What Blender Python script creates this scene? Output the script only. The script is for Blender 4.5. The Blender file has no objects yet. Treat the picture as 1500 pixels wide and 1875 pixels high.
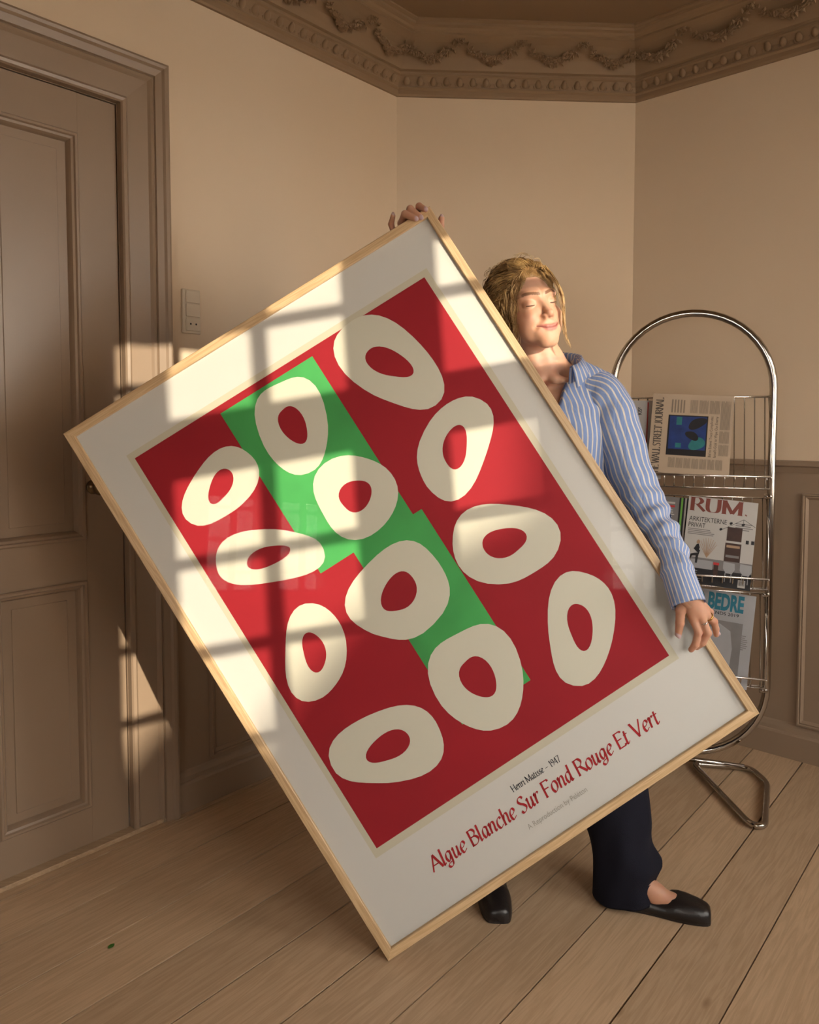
import bpy, bmesh, math, random
import numpy as np
from mathutils import Vector, Matrix, Quaternion

scn = bpy.context.scene
COL = scn.collection
R = math.radians

# ------------------------------------------------------------------ camera
CAM_H = 1.2224
cam = bpy.data.cameras.new('camera')
cam.sensor_fit = 'VERTICAL'
cam.sensor_height = 36.0
cam.lens = 1390.0 / 1875.0 * 36.0
cam.shift_y = -95.5 / 1875.0
cam.clip_start = 0.02
camo = bpy.data.objects.new('camera', cam)
COL.objects.link(camo)
camo.location = (0, 0, CAM_H)
camo.rotation_euler = (R(90 - 2.965), 0, 0)
scn.camera = camo

# ------------------------------------------------------------------ light
SUN_DIR = Vector((-0.55563, 0.79945, -0.22835))
wld = bpy.data.worlds.new('world')
scn.world = wld
wld.use_nodes = True
_bg = wld.node_tree.nodes['Background']
_bg.inputs[0].default_value = (1.0, 0.945, 0.875, 1)
_bg.inputs[1].default_value = 19.0
sun = bpy.data.lights.new('sun', 'SUN')
sun.energy = 6.0
sun.color = (1.0, 0.86, 0.66)
sun.angle = R(0.42)
suno = bpy.data.objects.new('sun', sun)
COL.objects.link(suno)
suno.rotation_euler = SUN_DIR.to_track_quat('-Z', 'Y').to_euler()
suno.location = -SUN_DIR * 20 + Vector((0, 0, 2))

vs = scn.view_settings
vs.view_transform = 'Standard'
vs.look = 'None'
vs.gamma = 1.0
vs.use_curve_mapping = False
vs.exposure = 0.0

# room axes: q across (left wall -> window wall), a along the left wall
WD = Vector((0.66523, 0.74664, 0))
WN = Vector((0.74664, -0.66523, 0))
QL, QW, A0, A1 = -2.078, 1.30, -1.90, 2.94
AC, QC = 2.257, -1.40
def rm(q, a, z=0.0):
    return WN * q + WD * a + Vector((0, 0, z))

for k, (wc, wdir) in enumerate(((rm(QW+.1, .715, 1.53), -WN), (rm(QW+.1, 2.215, 1.53), -WN), (rm(QW-.8, A0-.1, 1.53), WD))):
    pl = bpy.data.lights.new('daylight_portal', 'AREA')
    pl.shape = 'RECTANGLE'
    pl.size = 1.0
    pl.size_y = 1.55
    pl.cycles.is_portal = True
    po = bpy.data.objects.new('daylight_portal', pl)
    COL.objects.link(po)
    po.location = wc
    po.rotation_euler = wdir.to_track_quat('-Z', 'Y').to_euler()

# ------------------------------------------------------------------ helpers
def link(o, parent=None):
    COL.objects.link(o)
    if parent is not None:
        o.parent = parent
    return o

def tag(o, label=None, cat=None, group=None, kind=None):
    if label: o['label'] = label
    if cat: o['category'] = cat
    if group: o['group'] = group
    if kind: o['kind'] = kind
    return o

def empty(name, loc=(0, 0, 0), mat=None):
    o = bpy.data.objects.new(name, None)
    o.empty_display_size = 0.05
    COL.objects.link(o)
    if mat is not None:
        o.matrix_world = mat
    else:
        o.location = loc
    return o

def mesh(name, verts, faces, mat=None, parent=None, smooth=False, uvs=None, off=None, col=None):
    """verts are in the parent's space unless off (parent's world location) is given"""
    me = bpy.data.meshes.new(name)
    v = np.asarray([tuple(p) for p in verts], dtype=float) if not isinstance(verts, np.ndarray) else verts
    if off is not None:
        v = v - np.asarray(tuple(off))
    me.from_pydata(v.tolist(), [], [list(map(int, f)) for f in faces])
    if smooth:
        me.polygons.foreach_set('use_smooth', [True] * len(me.polygons))
    if uvs is not None:
        uvl = me.uv_layers.new(name='UVMap')
        li = np.zeros(len(me.loops), dtype=np.int32)
        me.loops.foreach_get('vertex_index', li)
        uvl.data.foreach_set('uv', np.asarray(uvs, dtype=np.float32)[li].ravel())
    if col is not None:
        ca = me.color_attributes.new('tint', 'FLOAT_COLOR', 'POINT')
        c4 = np.ones((len(v), 4), dtype=np.float32)
        c4[:, :3] = col
        ca.data.foreach_set('color', c4.ravel())
    if mat is not None:
        me.materials.append(mat)
    me.update()
    o = bpy.data.objects.new(name, me)
    return link(o, parent)

class MB:
    def __init__(self):
        self.v = []; self.f = []; self.uv = []
    def add(self, vs, fs, uv=None):
        n = len(self.v)
        self.v += [tuple(p) for p in vs]
        self.f += [[i + n for i in f] for f in fs]
        self.uv += list(uv) if uv is not None else [(0, 0)] * len(vs)
        return self
    def box(self, x0, x1, y0, y1, z0, z1, M=None, bev=0.0):
        if bev > 0:
            b = min(bev, (x1-x0)/2.01, (y1-y0)/2.01, (z1-z0)/2.01)
            vs, idx = [], {}
            for sx in (0, 1):
                for sy in (0, 1):
                    for sz in (0, 1):
                        X, Y, Z = (x0, x1)[sx], (y0, y1)[sy], (z0, z1)[sz]
                        dx, dy, dz = b*(1-2*sx), b*(1-2*sy), b*(1-2*sz)
                        for k, p in enumerate(((X, Y+dy, Z+dz), (X+dx, Y, Z+dz), (X+dx, Y+dy, Z))):
                            idx[(sx, sy, sz, k)] = len(vs); vs.append(p)
            I = lambda a, b_, c, k: idx[(a, b_, c, k)]
            fs = []
            for s in (0, 1):
                fs.append([I(s,0,0,0), I(s,1,0,0), I(s,1,1,0), I(s,0,1,0)][::(1 if s else -1)])
                fs.append([I(0,s,0,1), I(0,s,1,1), I(1,s,1,1), I(1,s,0,1)][::(1 if s else -1)])
                fs.append([I(0,0,s,2), I(1,0,s,2), I(1,1,s,2), I(0,1,s,2)][::(1 if s else -1)])
            for a in (0, 1):
                for c in (0, 1):
                    fl = 1 if a == c else -1
                    fs.append([I(0,a,c,1), I(1,a,c,1), I(1,a,c,2), I(0,a,c,2)][::fl])
                    fs.append([I(a,0,c,2), I(a,1,c,2), I(a,1,c,0), I(a,0,c,0)][::fl])
                    fs.append([I(a,c,0,0), I(a,c,1,0), I(a,c,1,1), I(a,c,0,1)][::fl])
            for a in (0, 1):
                for c in (0, 1):
                    for d in (0, 1):
                        fl = 1 if (a+c+d) % 2 else -1
                        fs.append([I(a,c,d,0), I(a,c,d,1), I(a,c,d,2)][::fl])
        else:
            vs = [(x, y, z) for x in (x0, x1) for y in (y0, y1) for z in (z0, z1)]
            fs = [[0,1,3,2],[4,6,7,5],[0,4,5,1],[2,3,7,6],[0,2,6,4],[1,5,7,3]]
        if M is not None:
            vs = [M @ Vector(p) for p in vs]
        return self.add(vs, fs)
    def tube(self, pts, r, n=8, closed=False, caps=True):
        pts = [Vector(p) for p in pts]
        m = len(pts)
        rs = r if isinstance(r, (list, tuple)) else [r] * m
        tg = []
        for i in range(m):
            if closed: d = pts[(i+1) % m] - pts[i-1]
            else: d = pts[min(i+1, m-1)] - pts[max(i-1, 0)]
            tg.append(d.normalized() if d.length > 1e-9 else Vector((0, 0, 1)))
        up = Vector((0, 0, 1)) if abs(tg[0].z) < .9 else Vector((1, 0, 0))
        nrm = (up - tg[0] * up.dot(tg[0])).normalized()
        vs = []
        for i in range(m):
            nrm = nrm - tg[i] * nrm.dot(tg[i])
            if nrm.length < 1e-6: nrm = tg[i].orthogonal()
            nrm.normalize()
            b = tg[i].cross(nrm)
            for k in range(n):
                t = 2 * math.pi * k / n
                vs.append(pts[i] + (nrm * math.cos(t) + b * math.sin(t)) * rs[i])
        fs = []
        for i in range(m if closed else m - 1):
            j = (i + 1) % m
            for k in range(n):
                l = (k + 1) % n
                fs.append([i*n+k, i*n+l, j*n+l, j*n+k])
        if caps and not closed:
            fs.append(list(range(n))[::-1]); fs.append([(m-1)*n+k for k in range(n)])
        return self.add(vs, fs)
    def prism(self, poly, z0, z1, M=None):
        n = len(poly)
        vs = [(x, y, z0) for x, y in poly] + [(x, y, z1) for x, y in poly]
        fs = [list(range(n))[::-1], list(range(n, 2*n))] + [[i, (i+1) % n, n+(i+1) % n, n+i] for i in range(n)]
        if M is not None:
            vs = [M @ Vector(p) for p in vs]
        return self.add(vs, fs)
    def loft(self, rings, closed=True, cap=False):
        n = len(rings[0])
        vs = [p for r_ in rings for p in r_]
        fs = []
        for i in range(len(rings) - 1):
            for k in range(n if closed else n - 1):
                l = (k + 1) % n
                fs.append([i*n+k, i*n+l, (i+1)*n+l, (i+1)*n+k])
        if cap:
            fs.append(list(range(n))[::-1]); fs.append([(len(rings)-1)*n+k for k in range(n)])
        return self.add(vs, fs)
    def build(self, name, mat, parent=None, smooth=False, off=None, uv=False):
        return mesh(name, self.v, self.f, mat, parent, smooth, self.uv if uv else None, off)

def bez(pts, n=8, closed=False):
    """Catmull-Rom through the points"""
    P = [np.array(p, dtype=float) for p in pts]
    m = len(P)
    if m < 3 and not closed:
        return [tuple(p) for p in P]
    out = []
    for i in range(m if closed else m - 1):
        p0 = P[(i-1) % m] if (closed or i > 0) else 2*P[0] - P[1]
        p1, p2 = P[i], P[(i+1) % m]
        p3 = P[(i+2) % m] if (closed or i < m-2) else 2*P[-1] - P[-2]
        for k in range(n):
            t = k / n
            out.append(0.5*((2*p1)+(-p0+p2)*t+(2*p0-5*p1+4*p2-p3)*t*t+(-p0+3*p1-3*p2+p3)*t**3))
    if not closed:
        out.append(P[-1])
    return [tuple(p) for p in out]

def poly2d(poly, holes=()):
    """triangulated flat polygon"""
    from mathutils.geometry import tessellate_polygon
    tris = tessellate_polygon([[Vector((x, y, 0)) for x, y in poly]])
    return poly, [list(t) for t in tris]

# ------------------------------------------------------------------ materials
def new_mat(name):
    m = bpy.data.materials.new(name)
    m.use_nodes = True
    nt = m.node_tree
    return m, nt, nt.nodes['Principled BSDF']

def N(nt, t, **kw):
    n = nt.nodes.new(t)
    for k, v in kw.items():
        setattr(n, k, v)
    return n

def plain(name, rgb, rough=.5, metal=0., spec=.5, bump=0., bscale=200., var=0., vscale=8., coat=0., sss=0., detail=4.):
    m, nt, b = new_mat(name)
    b.inputs['Base Color'].default_value = (*rgb, 1)
    b.inputs['Roughness'].default_value = rough
    b.inputs['Metallic'].default_value = metal
    b.inputs['Specular IOR Level'].default_value = spec
    b.inputs['Coat Weight'].default_value = coat
    if sss:
        b.inputs['Subsurface Weight'].default_value = sss
        b.inputs['Subsurface Radius'].default_value = (.012, .005, .003)
        b.inputs['Subsurface Scale'].default_value = 1.0
    tc = N(nt, 'ShaderNodeTexCoord')
    if bump:
        no = N(nt, 'ShaderNodeTexNoise'); no.inputs['Scale'].default_value = bscale; no.inputs['Detail'].default_value = detail
        bp = N(nt, 'ShaderNodeBump'); bp.inputs['Strength'].default_value = bump; bp.inputs['Distance'].default_value = .002
        nt.links.new(tc.outputs['Object'], no.inputs['Vector'])
        nt.links.new(no.outputs['Fac'], bp.inputs['Height'])
        nt.links.new(bp.outputs['Normal'], b.inputs['Normal'])
    if var:
        no = N(nt, 'ShaderNodeTexNoise'); no.inputs['Scale'].default_value = vscale; no.inputs['Detail'].default_value = 3
        mx = N(nt, 'ShaderNodeMix', data_type='RGBA')
        mx.inputs[6].default_value = (*[c*(1-var) for c in rgb], 1)
        mx.inputs[7].default_value = (*[min(1, c*(1+var)) for c in rgb], 1)
        nt.links.new(tc.outputs['Object'], no.inputs['Vector'])
        nt.links.new(no.outputs['Fac'], mx.inputs[0])
        nt.links.new(mx.outputs[2], b.inputs['Base Color'])
    return m

def wood(name, c1, c2, axis=0, scale=1., rough=.55, stretch=18., knots=False, dark=None):
    """grain runs along the object's axis"""
    m, nt, b = new_mat(name)
    b.inputs['Roughness'].default_value = rough
    tc = N(nt, 'ShaderNodeTexCoord')
    oi = N(nt, 'ShaderNodeObjectInfo')
    ad = N(nt, 'ShaderNodeVectorMath', operation='MULTIPLY_ADD')
    ad.inputs[1].default_value = (1, 1, 1)
    sc = N(nt, 'ShaderNodeVectorMath', operation='SCALE'); sc.inputs['Scale'].default_value = 37.0
    nt.links.new(oi.outputs['Random'], sc.inputs[0])
    nt.links.new(tc.outputs['Object'], ad.inputs[0])
    nt.links.new(sc.outputs[0], ad.inputs[2])
    mp = N(nt, 'ShaderNodeMapping')
    s = [stretch*scale]*3; s[axis] = scale
    mp.inputs['Scale'].default_value = s
    nt.links.new(ad.outputs[0], mp.inputs['Vector'])
    n1 = N(nt, 'ShaderNodeTexNoise'); n1.inputs['Scale'].default_value = 1.6; n1.inputs['Detail'].default_value = 6; n1.inputs['Distortion'].default_value = .6
    nt.links.new(mp.outputs[0], n1.inputs['Vector'])
    wv = N(nt, 'ShaderNodeMath', operation='MULTIPLY'); wv.inputs[1].default_value = 9.0
    nt.links.new(n1.outputs['Fac'], wv.inputs[0])
    fr = N(nt, 'ShaderNodeMath', operation='PINGPONG'); fr.inputs[1].default_value = 1.0
    nt.links.new(wv.outputs[0], fr.inputs[0])
    n2 = N(nt, 'ShaderNodeTexNoise'); n2.inputs['Scale'].default_value = 6.0; n2.inputs['Detail'].default_value = 8
    nt.links.new(mp.outputs[0], n2.inputs['Vector'])
    av = N(nt, 'ShaderNodeMath', operation='MULTIPLY_ADD'); av.inputs[1].default_value = .45
    nt.links.new(fr.outputs[0], av.inputs[0])
    hv = N(nt, 'ShaderNodeMath', operation='MULTIPLY'); hv.inputs[1].default_value = .6
    nt.links.new(n2.outputs['Fac'], hv.inputs[0]); nt.links.new(hv.outputs[0], av.inputs[2])
    cr = N(nt, 'ShaderNodeValToRGB')
    cr.color_ramp.elements[0].position = .2; cr.color_ramp.elements[0].color = (*c1, 1)
    cr.color_ramp.elements[1].position = .85; cr.color_ramp.elements[1].color = (*c2, 1)
    nt.links.new(av.outputs[0], cr.inputs['Fac'])
    last = cr.outputs['Color']
    # each board a little lighter or darker
    hs = N(nt, 'ShaderNodeHueSaturation')
    mr = N(nt, 'ShaderNodeMapRange'); mr.inputs[3].default_value = .88; mr.inputs[4].default_value = 1.1
    nt.links.new(oi.outputs['Random'], mr.inputs[0]); nt.links.new(mr.outputs[0], hs.inputs['Value'])
    nt.links.new(last, hs.inputs['Color']); last = hs.outputs['Color']
    if knots:
        vm = N(nt, 'ShaderNodeMapping'); s = [6.5]*3; s[axis] = 2.6; vm.inputs['Scale'].default_value = s
        nt.links.new(ad.outputs[0], vm.inputs['Vector'])
        vo = N(nt, 'ShaderNodeTexVoronoi'); vo.inputs['Scale'].default_value = 1.0
        nt.links.new(vm.outputs[0], vo.inputs['Vector'])
        kr = N(nt, 'ShaderNodeMapRange'); kr.inputs[1].default_value = .015; kr.inputs[2].default_value = .065; kr.inputs[3].default_value = .75; kr.inputs[4].default_value = 0
        nt.links.new(vo.outputs['Distance'], kr.inputs[0])
        mx = N(nt, 'ShaderNodeMix', data_type='RGBA'); mx.inputs[7].default_value = (*dark, 1)
        nt.links.new(kr.outputs[0], mx.inputs[0]); nt.links.new(last, mx.inputs[6]); last = mx.outputs[2]
    nt.links.new(last, b.inputs['Base Color'])
    bp = N(nt, 'ShaderNodeBump'); bp.inputs['Strength'].default_value = .12; bp.inputs['Distance'].default_value = .002
    nt.links.new(av.outputs[0], bp.inputs['Height']); nt.links.new(bp.outputs['Normal'], b.inputs['Normal'])
    return m

def thin_glass(name, refl=1.0, rough=0.0):
    m, nt, b = new_mat(name)
    nt.nodes.remove(b)
    out = nt.nodes['Material Output']
    tr = N(nt, 'ShaderNodeBsdfTransparent'); tr.inputs[0].default_value = (.98, .985, .98, 1)
    gl = N(nt, 'ShaderNodeBsdfGlossy'); gl.inputs['Roughness'].default_value = rough
    fz = N(nt, 'ShaderNodeFresnel'); fz.inputs['IOR'].default_value = 1.45
    mu = N(nt, 'ShaderNodeMath', operation='MULTIPLY'); mu.inputs[1].default_value = refl
    nt.links.new(fz.outputs[0], mu.inputs[0])
    mx = N(nt, 'ShaderNodeMixShader')
    nt.links.new(mu.outputs[0], mx.inputs[0]); nt.links.new(tr.outputs[0], mx.inputs[1]); nt.links.new(gl.outputs[0], mx.inputs[2])
    nt.links.new(mx.outputs[0], out.inputs['Surface'])
    return m

M_WALL = plain('wall_paint', (.75, .60, .44), .75, bump=.10, bscale=160, var=.03, vscale=2.5)
M_TRIM = plain('taupe_paint', (.325, .235, .165), .36, bump=.10, bscale=45, var=.05, vscale=3)
M_CORN = plain('taupe_plaster', (.30, .198, .115), .62, bump=.12, bscale=120)
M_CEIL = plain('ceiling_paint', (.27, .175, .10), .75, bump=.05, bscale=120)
M_FLOORB = plain('floor_gap', (.035, .025, .02), .9)
M_BOARD = wood('floor_board', (.45, .31, .19), (.58, .41, .265), axis=0, scale=2.2, rough=.5, stretch=16, knots=True, dark=(.27, .16, .085))
M_OAK = wood('oak', (.47, .30, .15), (.66, .47, .27), axis=0, scale=3.0, rough=.42, stretch=22)
M_WHITE = plain('white_paint', (.75, .72, .66), .5)
M_PLATE = plain('cream_plastic', (.66, .56, .43), .35)
M_DARKHOLE = plain('dark_socket', (.02, .018, .015), .8)
M_GLASSW = thin_glass('window_glass', .6)
M_GLASSP = thin_glass('poster_glass', .05)
M_BRASS = plain('aged_brass', (.20, .14, .08), .28, metal=.9)
M_THRESH = wood('threshold_wood', (.45, .32, .2), (.58, .42, .27), axis=0, scale=2.0, rough=.45, stretch=14)
M_CHROME = plain('chrome', (.50, .465, .425), .13, metal=1.0)
M_WIRE = plain('bright_wire', (.66, .63, .59), .22, metal=1.0)
M_ROOF = plain('roof_tile', (.28, .13, .08), .8, var=.2, vscale=3)
M_BRICKW = plain('render_wall', (.55, .42, .3), .85, var=.1, vscale=1)
# ================================================================== the room
def MR(q, a, z=0.0, kind='left'):
    """local frame on a wall: X along the wall, Y out of the wall into the room, Z up"""
    if kind == 'left': x, y = WD, WN
    elif kind == 'right': x, y = WN, -WD
    elif kind == 'window': x, y = -WD, -WN
    elif kind == 'rear': x, y = -WN, WD
    elif kind == 'back':
        x = (rm(QC, A1) - rm(QL, AC)).normalized(); y = Vector((x.y, -x.x, 0))
    m = Matrix.Identity(4)
    for i in range(3):
        m[i][0], m[i][1], m[i][2] = x[i], y[i], (0, 0, 1)[i]
        m[i][3] = rm(q, a, z)[i]
    return m

H = 2.72
ROOM = [(QL, A0), (QL, AC), (QC, A1), (QW, A1), (QW, A0)]      # clockwise seen from above
RP = [rm(q, a) for q, a in ROOM]
T = 0.12
# --- floor: dark base, boards above it
fb = MB().prism([(p.x, p.y) for p in RP][::-1], -0.06, -0.02)
floor = fb.build('floor', M_FLOORB); tag(floor, kind='structure')
def clip(poly, n, d):
    out = []
    for i in range(len(poly)):
        p, q = poly[i], poly[(i+1) % len(poly)]
        dp, dq = n[0]*p[0]+n[1]*p[1]-d, n[0]*q[0]+n[1]*q[1]-d
        if dp <= 0: out.append(p)
        if (dp < 0 < dq) or (dq < 0 < dp):
            t = dp/(dp-dq); out.append((p[0]+t*(q[0]-p[0]), p[1]+t*(q[1]-p[1])))
    return out
PA = R(40.35)
pd, pn = (math.sin(PA), math.cos(PA)), (math.cos(PA), -math.sin(PA))
random.seed(4)
joints = [-0.479 - .1697*k for k in range(-16, 14)]
gaps = {}
for j, g in enumerate(joints):
    gaps[j] = random.choice((.0034, .0042, .0052, .0062))
for j in range(len(joints) - 1):
    hi, lo = joints[j] - gaps[j]/2, joints[j+1] + gaps[j+1]/2
    poly = [(p.x, p.y) for p in RP]
    poly = clip(poly, pn, hi); 
    if len(poly) > 2: poly = clip(poly, (-pn[0], -pn[1]), -lo)
    if len(poly) < 3: continue
    area = sum(poly[i][0]*poly[(i+1)%len(poly)][1]-poly[(i+1)%len(poly)][0]*poly[i][1] for i in range(len(poly)))
    if area < 0: poly = poly[::-1]
    # local space: X along the board
    c = ((hi+lo)/2*pn[0], (hi+lo)/2*pn[1])
    lp = [((x-c[0])*pd[0]+(y-c[1])*pd[1], -((x-c[0])*pn[0]+(y-c[1])*pn[1])) for x, y in poly]
    dz = random.uniform(-.0008, .0)
    o = MB().prism(lp, -.018, dz).build('floor_board', M_BOARD, floor)
    m = Matrix(((pd[0], -pn[0], 0, c[0]), (pd[1], -pn[1], 0, c[1]), (0, 0, 1, 0), (0, 0, 0, 1)))
    o.matrix_world = m
# --- ceiling
ceiling = MB().prism([(p.x, p.y) for p in RP][::-1], H, H + .1).build('ceiling', M_CEIL); tag(ceiling, kind='structure')

# --- walls
L_LEFT = AC - A0
ML = MR(QL, 0, 0, 'left')
def wallbox(name, M, x0, x1, parts=None):
    mb = MB()
    for (a, b, z0, z1) in (parts or [(x0, x1, -.06, H + .1)]):
        mb.box(a, b, -T, 0, z0, z1, M)
    o = mb.build(name, M_WALL); tag(o, kind='structure'); return o
DL, DR, DT = 0.262, 1.094, 2.121          # door opening
wall_left = wallbox('wall_left', ML, 0, 0, [(A0 - T, DL - .03, -.06, H+.1), (DR + .03, AC + .05, -.06, H+.1), (DL - .03, DR + .03, DT + .03, H+.1)])
MB_ = MR(QL, AC, 0, 'back')
LB = (rm(QC, A1) - rm(QL, AC)).length
wall_back = wallbox('wall_back', MB_, -.05, LB + .05)
MRt = MR(QC, A1, 0, 'right')
LR = QW - QC
wall_right = wallbox('wall_right', MRt, -.05, LR + T)
MW = MR(QW, 0, 0, 'window')               # x = -a
WOP = [(-1.235, -.195, .76, 2.32), (-2.735, -1.695, .76, 2.32)]
wparts = [(-A1 - .05, -2.735, -.06, H+.1), (-1.695, -1.235, -.06, H+.1), (-.195, -A0 + T, -.06, H+.1)]
for (a, b, z0, z1) in WOP:
    wparts += [(a, b, -.06, z0), (a, b, z1, H+.1)]
wall_window = wallbox('wall_front', MW, 0, 0, wparts)
MRe = MR(QW, A0, 0, 'rear')
RW0, RW1 = .28, 1.32                      # opening of the added rear window, x from the window wall
wall_rear = wallbox('wall_rear', MRe, 0, 0, [(-.05, RW0, -.06, H+.1), (RW1, QW - QL + .05, -.06, H+.1), (RW0, RW1, -.06, .76), (RW0, RW1, 2.32, H+.1)])

# --- windows: sash bars true for the sunlit one, rear one added for light
def window(name, da, M):
    mb = MB()
    D0, D1 = -.055, .0
    def bar(a0, a1, z0, z1, d0=D0, d1=D1): return (-(a1+da), -(a0+da), d0, d1, z0, z1)
    root = empty(name, M @ Vector((-(.715+da), 0, .76))); tag(root, kind='structure')
    off = root.location
    def put(nm, *bs, mat=M_WHITE):
        b = MB()
        for q in bs: b.box(*q, M=M, bev=.002)
        return b.build(nm, mat, root, off=off)
    put('window_frame', bar(.195, .24, .76, 2.32, -.1, .015), bar(1.19, 1.235, .76, 2.32, -.1, .015),
        bar(.24, 1.19, 2.275, 2.32, -.1, .015), bar(.24, 1.19, .76, .82, -.1, .015))
    put('mullion', bar(.625, .805, .82, 2.275, -.08, .01))
    put('transom', bar(.24, .625, 1.795, 1.925, -.08, .01), bar(.805, 1.19, 1.795, 1.925, -.08, .01))
    put('window_sill', bar(.15, 1.28, .725, .76, -.1, .12))
    for l, r in ((.24, .625), (.805, 1.19)):
        c = (l + r) / 2 + .012
        put('glazing_bar', bar(c-.012, c+.012, 1.925, 2.275)); put('glazing_bar', bar(c-.012, c+.012, .82, 1.795))
        for z in (2.13, 1.583, 1.368, 1.15, .94):
            put('glazing_bar', bar(l, c-.012, z-.010, z+.010), bar(c+.012, r, z-.010, z+.010))
        for z0, z1 in ((1.925, 2.275), (.82, 1.795)):
            put('pane', bar(l, r, z0, z1, -.031, -.030), mat=M_GLASSW)
    return root
window('window_1', 0.0, MW)
window('window_2', 1.5, MW)
w3 = window('added_window_3', -RW1 - .195, MRe)  # unseen window added to bring more light onto the right wall
bl_ = MB().box(RW0 + .01, RW1 - .01, .02, .022, 1.45, 2.33, MRe).box(RW0 - .01, RW1 + .01, .018, .034, 1.43, 1.45, MRe, bev=.004)
bl_.tube([MRe @ Vector((RW0 - .01, .03, 2.345)), MRe @ Vector((RW1 + .01, .03, 2.345))], .022, 12)
bl_.build('added_blind', plain('added_blind_fabric', (.42, .33, .24), .9, bump=.1, bscale=300), w3, off=w3.location)  # unseen blind added to cut the light of the rear window

# --- wainscot, chair rail, baseboard
def sweep(prof, pts_off, M, x0, x1, m0=0., m1=0.):
    """profile (y out, z) along a wall from x0 to x1, mitred by m0, m1 (x shift per unit of y)"""
    mb = MB()
    r0 = [M @ Vector((x0 + m0*y, y, z)) for y, z in prof]
    r1 = [M @ Vector((x1 + m1*y, y, z)) for y, z in prof]
    mb.loft([r0, r1], closed=True, cap=True)
    mb.f = [f[::-1] for f in mb.f]
    return mb
t22 = math.tan(R(22.5))
RAIL = [(0, 1.036), (.008, 1.036), (.012, 1.046), (.016, 1.056), (.026, 1.062), (.026, 1.074), (.022, 1.080), (0, 1.080)]
BASE = [(0, 0), (.020, 0), (.020, .085), (.017, .092), (.014, .095), (.013, .108), (.008, .122), (.004, .128), (0, .128)]
WAIN = .004
def wain(M, x0, x1, parent):
    return MB().box(x0, x1, 0, WAIN, 0, 1.04, M).build('wainscot', M_TRIM, parent)
CA = 1.232
wain(ML, A0, DL - .14, wall_left); wain(ML, CA, AC, wall_left)
wain(MB_, 0, LB, wall_back); wain(MRt, 0, LR, wall_right); MB().box(0, QW-QL, 0, WAIN, 0, .72, MRe).build('wainscot', M_TRIM, wall_rear)
MBs = MB().box(-A1, -A0, 0, WAIN, 0, .72, MW); MBs.build('wainscot', M_TRIM, wall_window)
n_tr = [0]
def trim(mb, mat=M_TRIM, name=None, smooth=False):
    if name is None:
        n_tr[0] += 1; name = 'trim_%d' % n_tr[0]
    o = mb.build(name, mat, smooth=smooth); tag(o, kind='structure'); return o
def runs(prof, pre, mats=M_TRIM):
    out = []
    for nm, M, x0, x1, m0, m1 in (('left', ML, CA, AC, 0, -t22), ('back', MB_, 0, LB, t22, -t22), ('right', MRt, 0, LR, t22, -1.), ('rear', MRe, 0, QW-QL, 1, -1)):
        out.append(trim(sweep(prof, None, M, x0, x1, m0, m1), mats, (pre + nm) if pre else None))
    return out
runs(BASE, 'baseboard_')
for o_ in runs(RAIL, None)[3:]:
    bpy.data.objects.remove(o_)

def moulding_frame(M, x0, x1, z0, z1, parent, y0=WAIN, w=.022, hgt=.012, name='panel_moulding', mat=M_TRIM, flip=False):
    """mitred picture moulding round a panel: outer edge x0..x1, z0..z1"""
    prof = [(0, 0), (.002, hgt), (w*.32, hgt*1.05), (w*.45, hgt*.6), (w*.62, hgt*.75), (w*.8, hgt*.4), (w, .0012), (w, 0)]
    mb = MB(); rings = []
    for (sx, sz) in ((0, 0), (1, 0), (1, 1), (0, 1), (0, 0)):
        ring = []
        for d, hh in prof:
            x = x0 + d if sx == 0 else x1 - d
            z = z0 + d if sz == 0 else z1 - d
            ring.append(M @ Vector((x, y0 + hh, z)))
        rings.append(ring)
    mb.loft(rings, closed=False)
    return mb.build(name, mat, parent)
moulding_frame(MRt, .655, 1.45, .125, .965, wall_right)
moulding_frame(MRt, 1.57, 2.45, .125, .965, wall_right)
moulding_frame(ML, 1.36, 2.15, .14, .965, wall_left)
moulding_frame(MB_, .11, LB - .11, .14, .965, wall_back)

# --- door in the left wall
door = empty('door_1', ML @ Vector(((DL+DR)/2, -.02, 0))); tag(door, kind='structure')
doff = door.location
def dput(nm, mb, mat=M_TRIM, parent=None, smooth=False):
    return mb.build(nm, mat, parent or door, smooth, off=doff)
YD = -.014                                # face of the door slab
PAN = [(.731, .979, .888, 2.008), (.731, .979, .118, .772), (.378, .626, .888, 2.008), (.378, .626, .118, .772)]
mb = MB()
bv = .0008
for b in ((DL+.003, .378), (.979, DR-.004)):
    mb.box(b[0], b[1], YD-.04, YD, .008, DT-.004, ML, bev=bv)
mb.box(.626, .731, YD-.04, YD, .118, 2.008, ML)
for z0, z1 in ((.008, .118), (.772, .888), (2.008, DT-.004)):
    mb.box(.378, .979, YD-.04, YD, z0, z1, ML)
dput('door_stiles', mb)
for (x0, x1, z0, z1) in PAN:
    mb = MB().box(x0, x1, YD-.032, YD-.018, z0, z1, ML)
    f = dput('door_panel', mb)
    w = .026
    prof = [(0, .004), (.004, .008), (.010, .008), (.013, .002), (.019, .000), (.023, -.008), (w, -.017), (w, -.018)]
    rings = []
    for (sx, sz) in ((0, 0), (1, 0), (1, 1), (0, 1), (0, 0)):
        rings.append([ML @ Vector((x0 + d if sx == 0 else x1 - d, YD + hh, z0 + d if sz == 0 else z1 - d)) for d, hh in prof])
    o = MB().loft(rings, closed=False).build('panel_moulding', M_TRIM, f, off=doff)
    # raised field inside the moulding
    g = .05
    mb = MB().box(x0+g, x1-g, YD-.018, YD-.0155, z0+g, z1-g, ML, bev=.0015)
    mb.build('raised_field', M_TRIM, f, off=doff)
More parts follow.
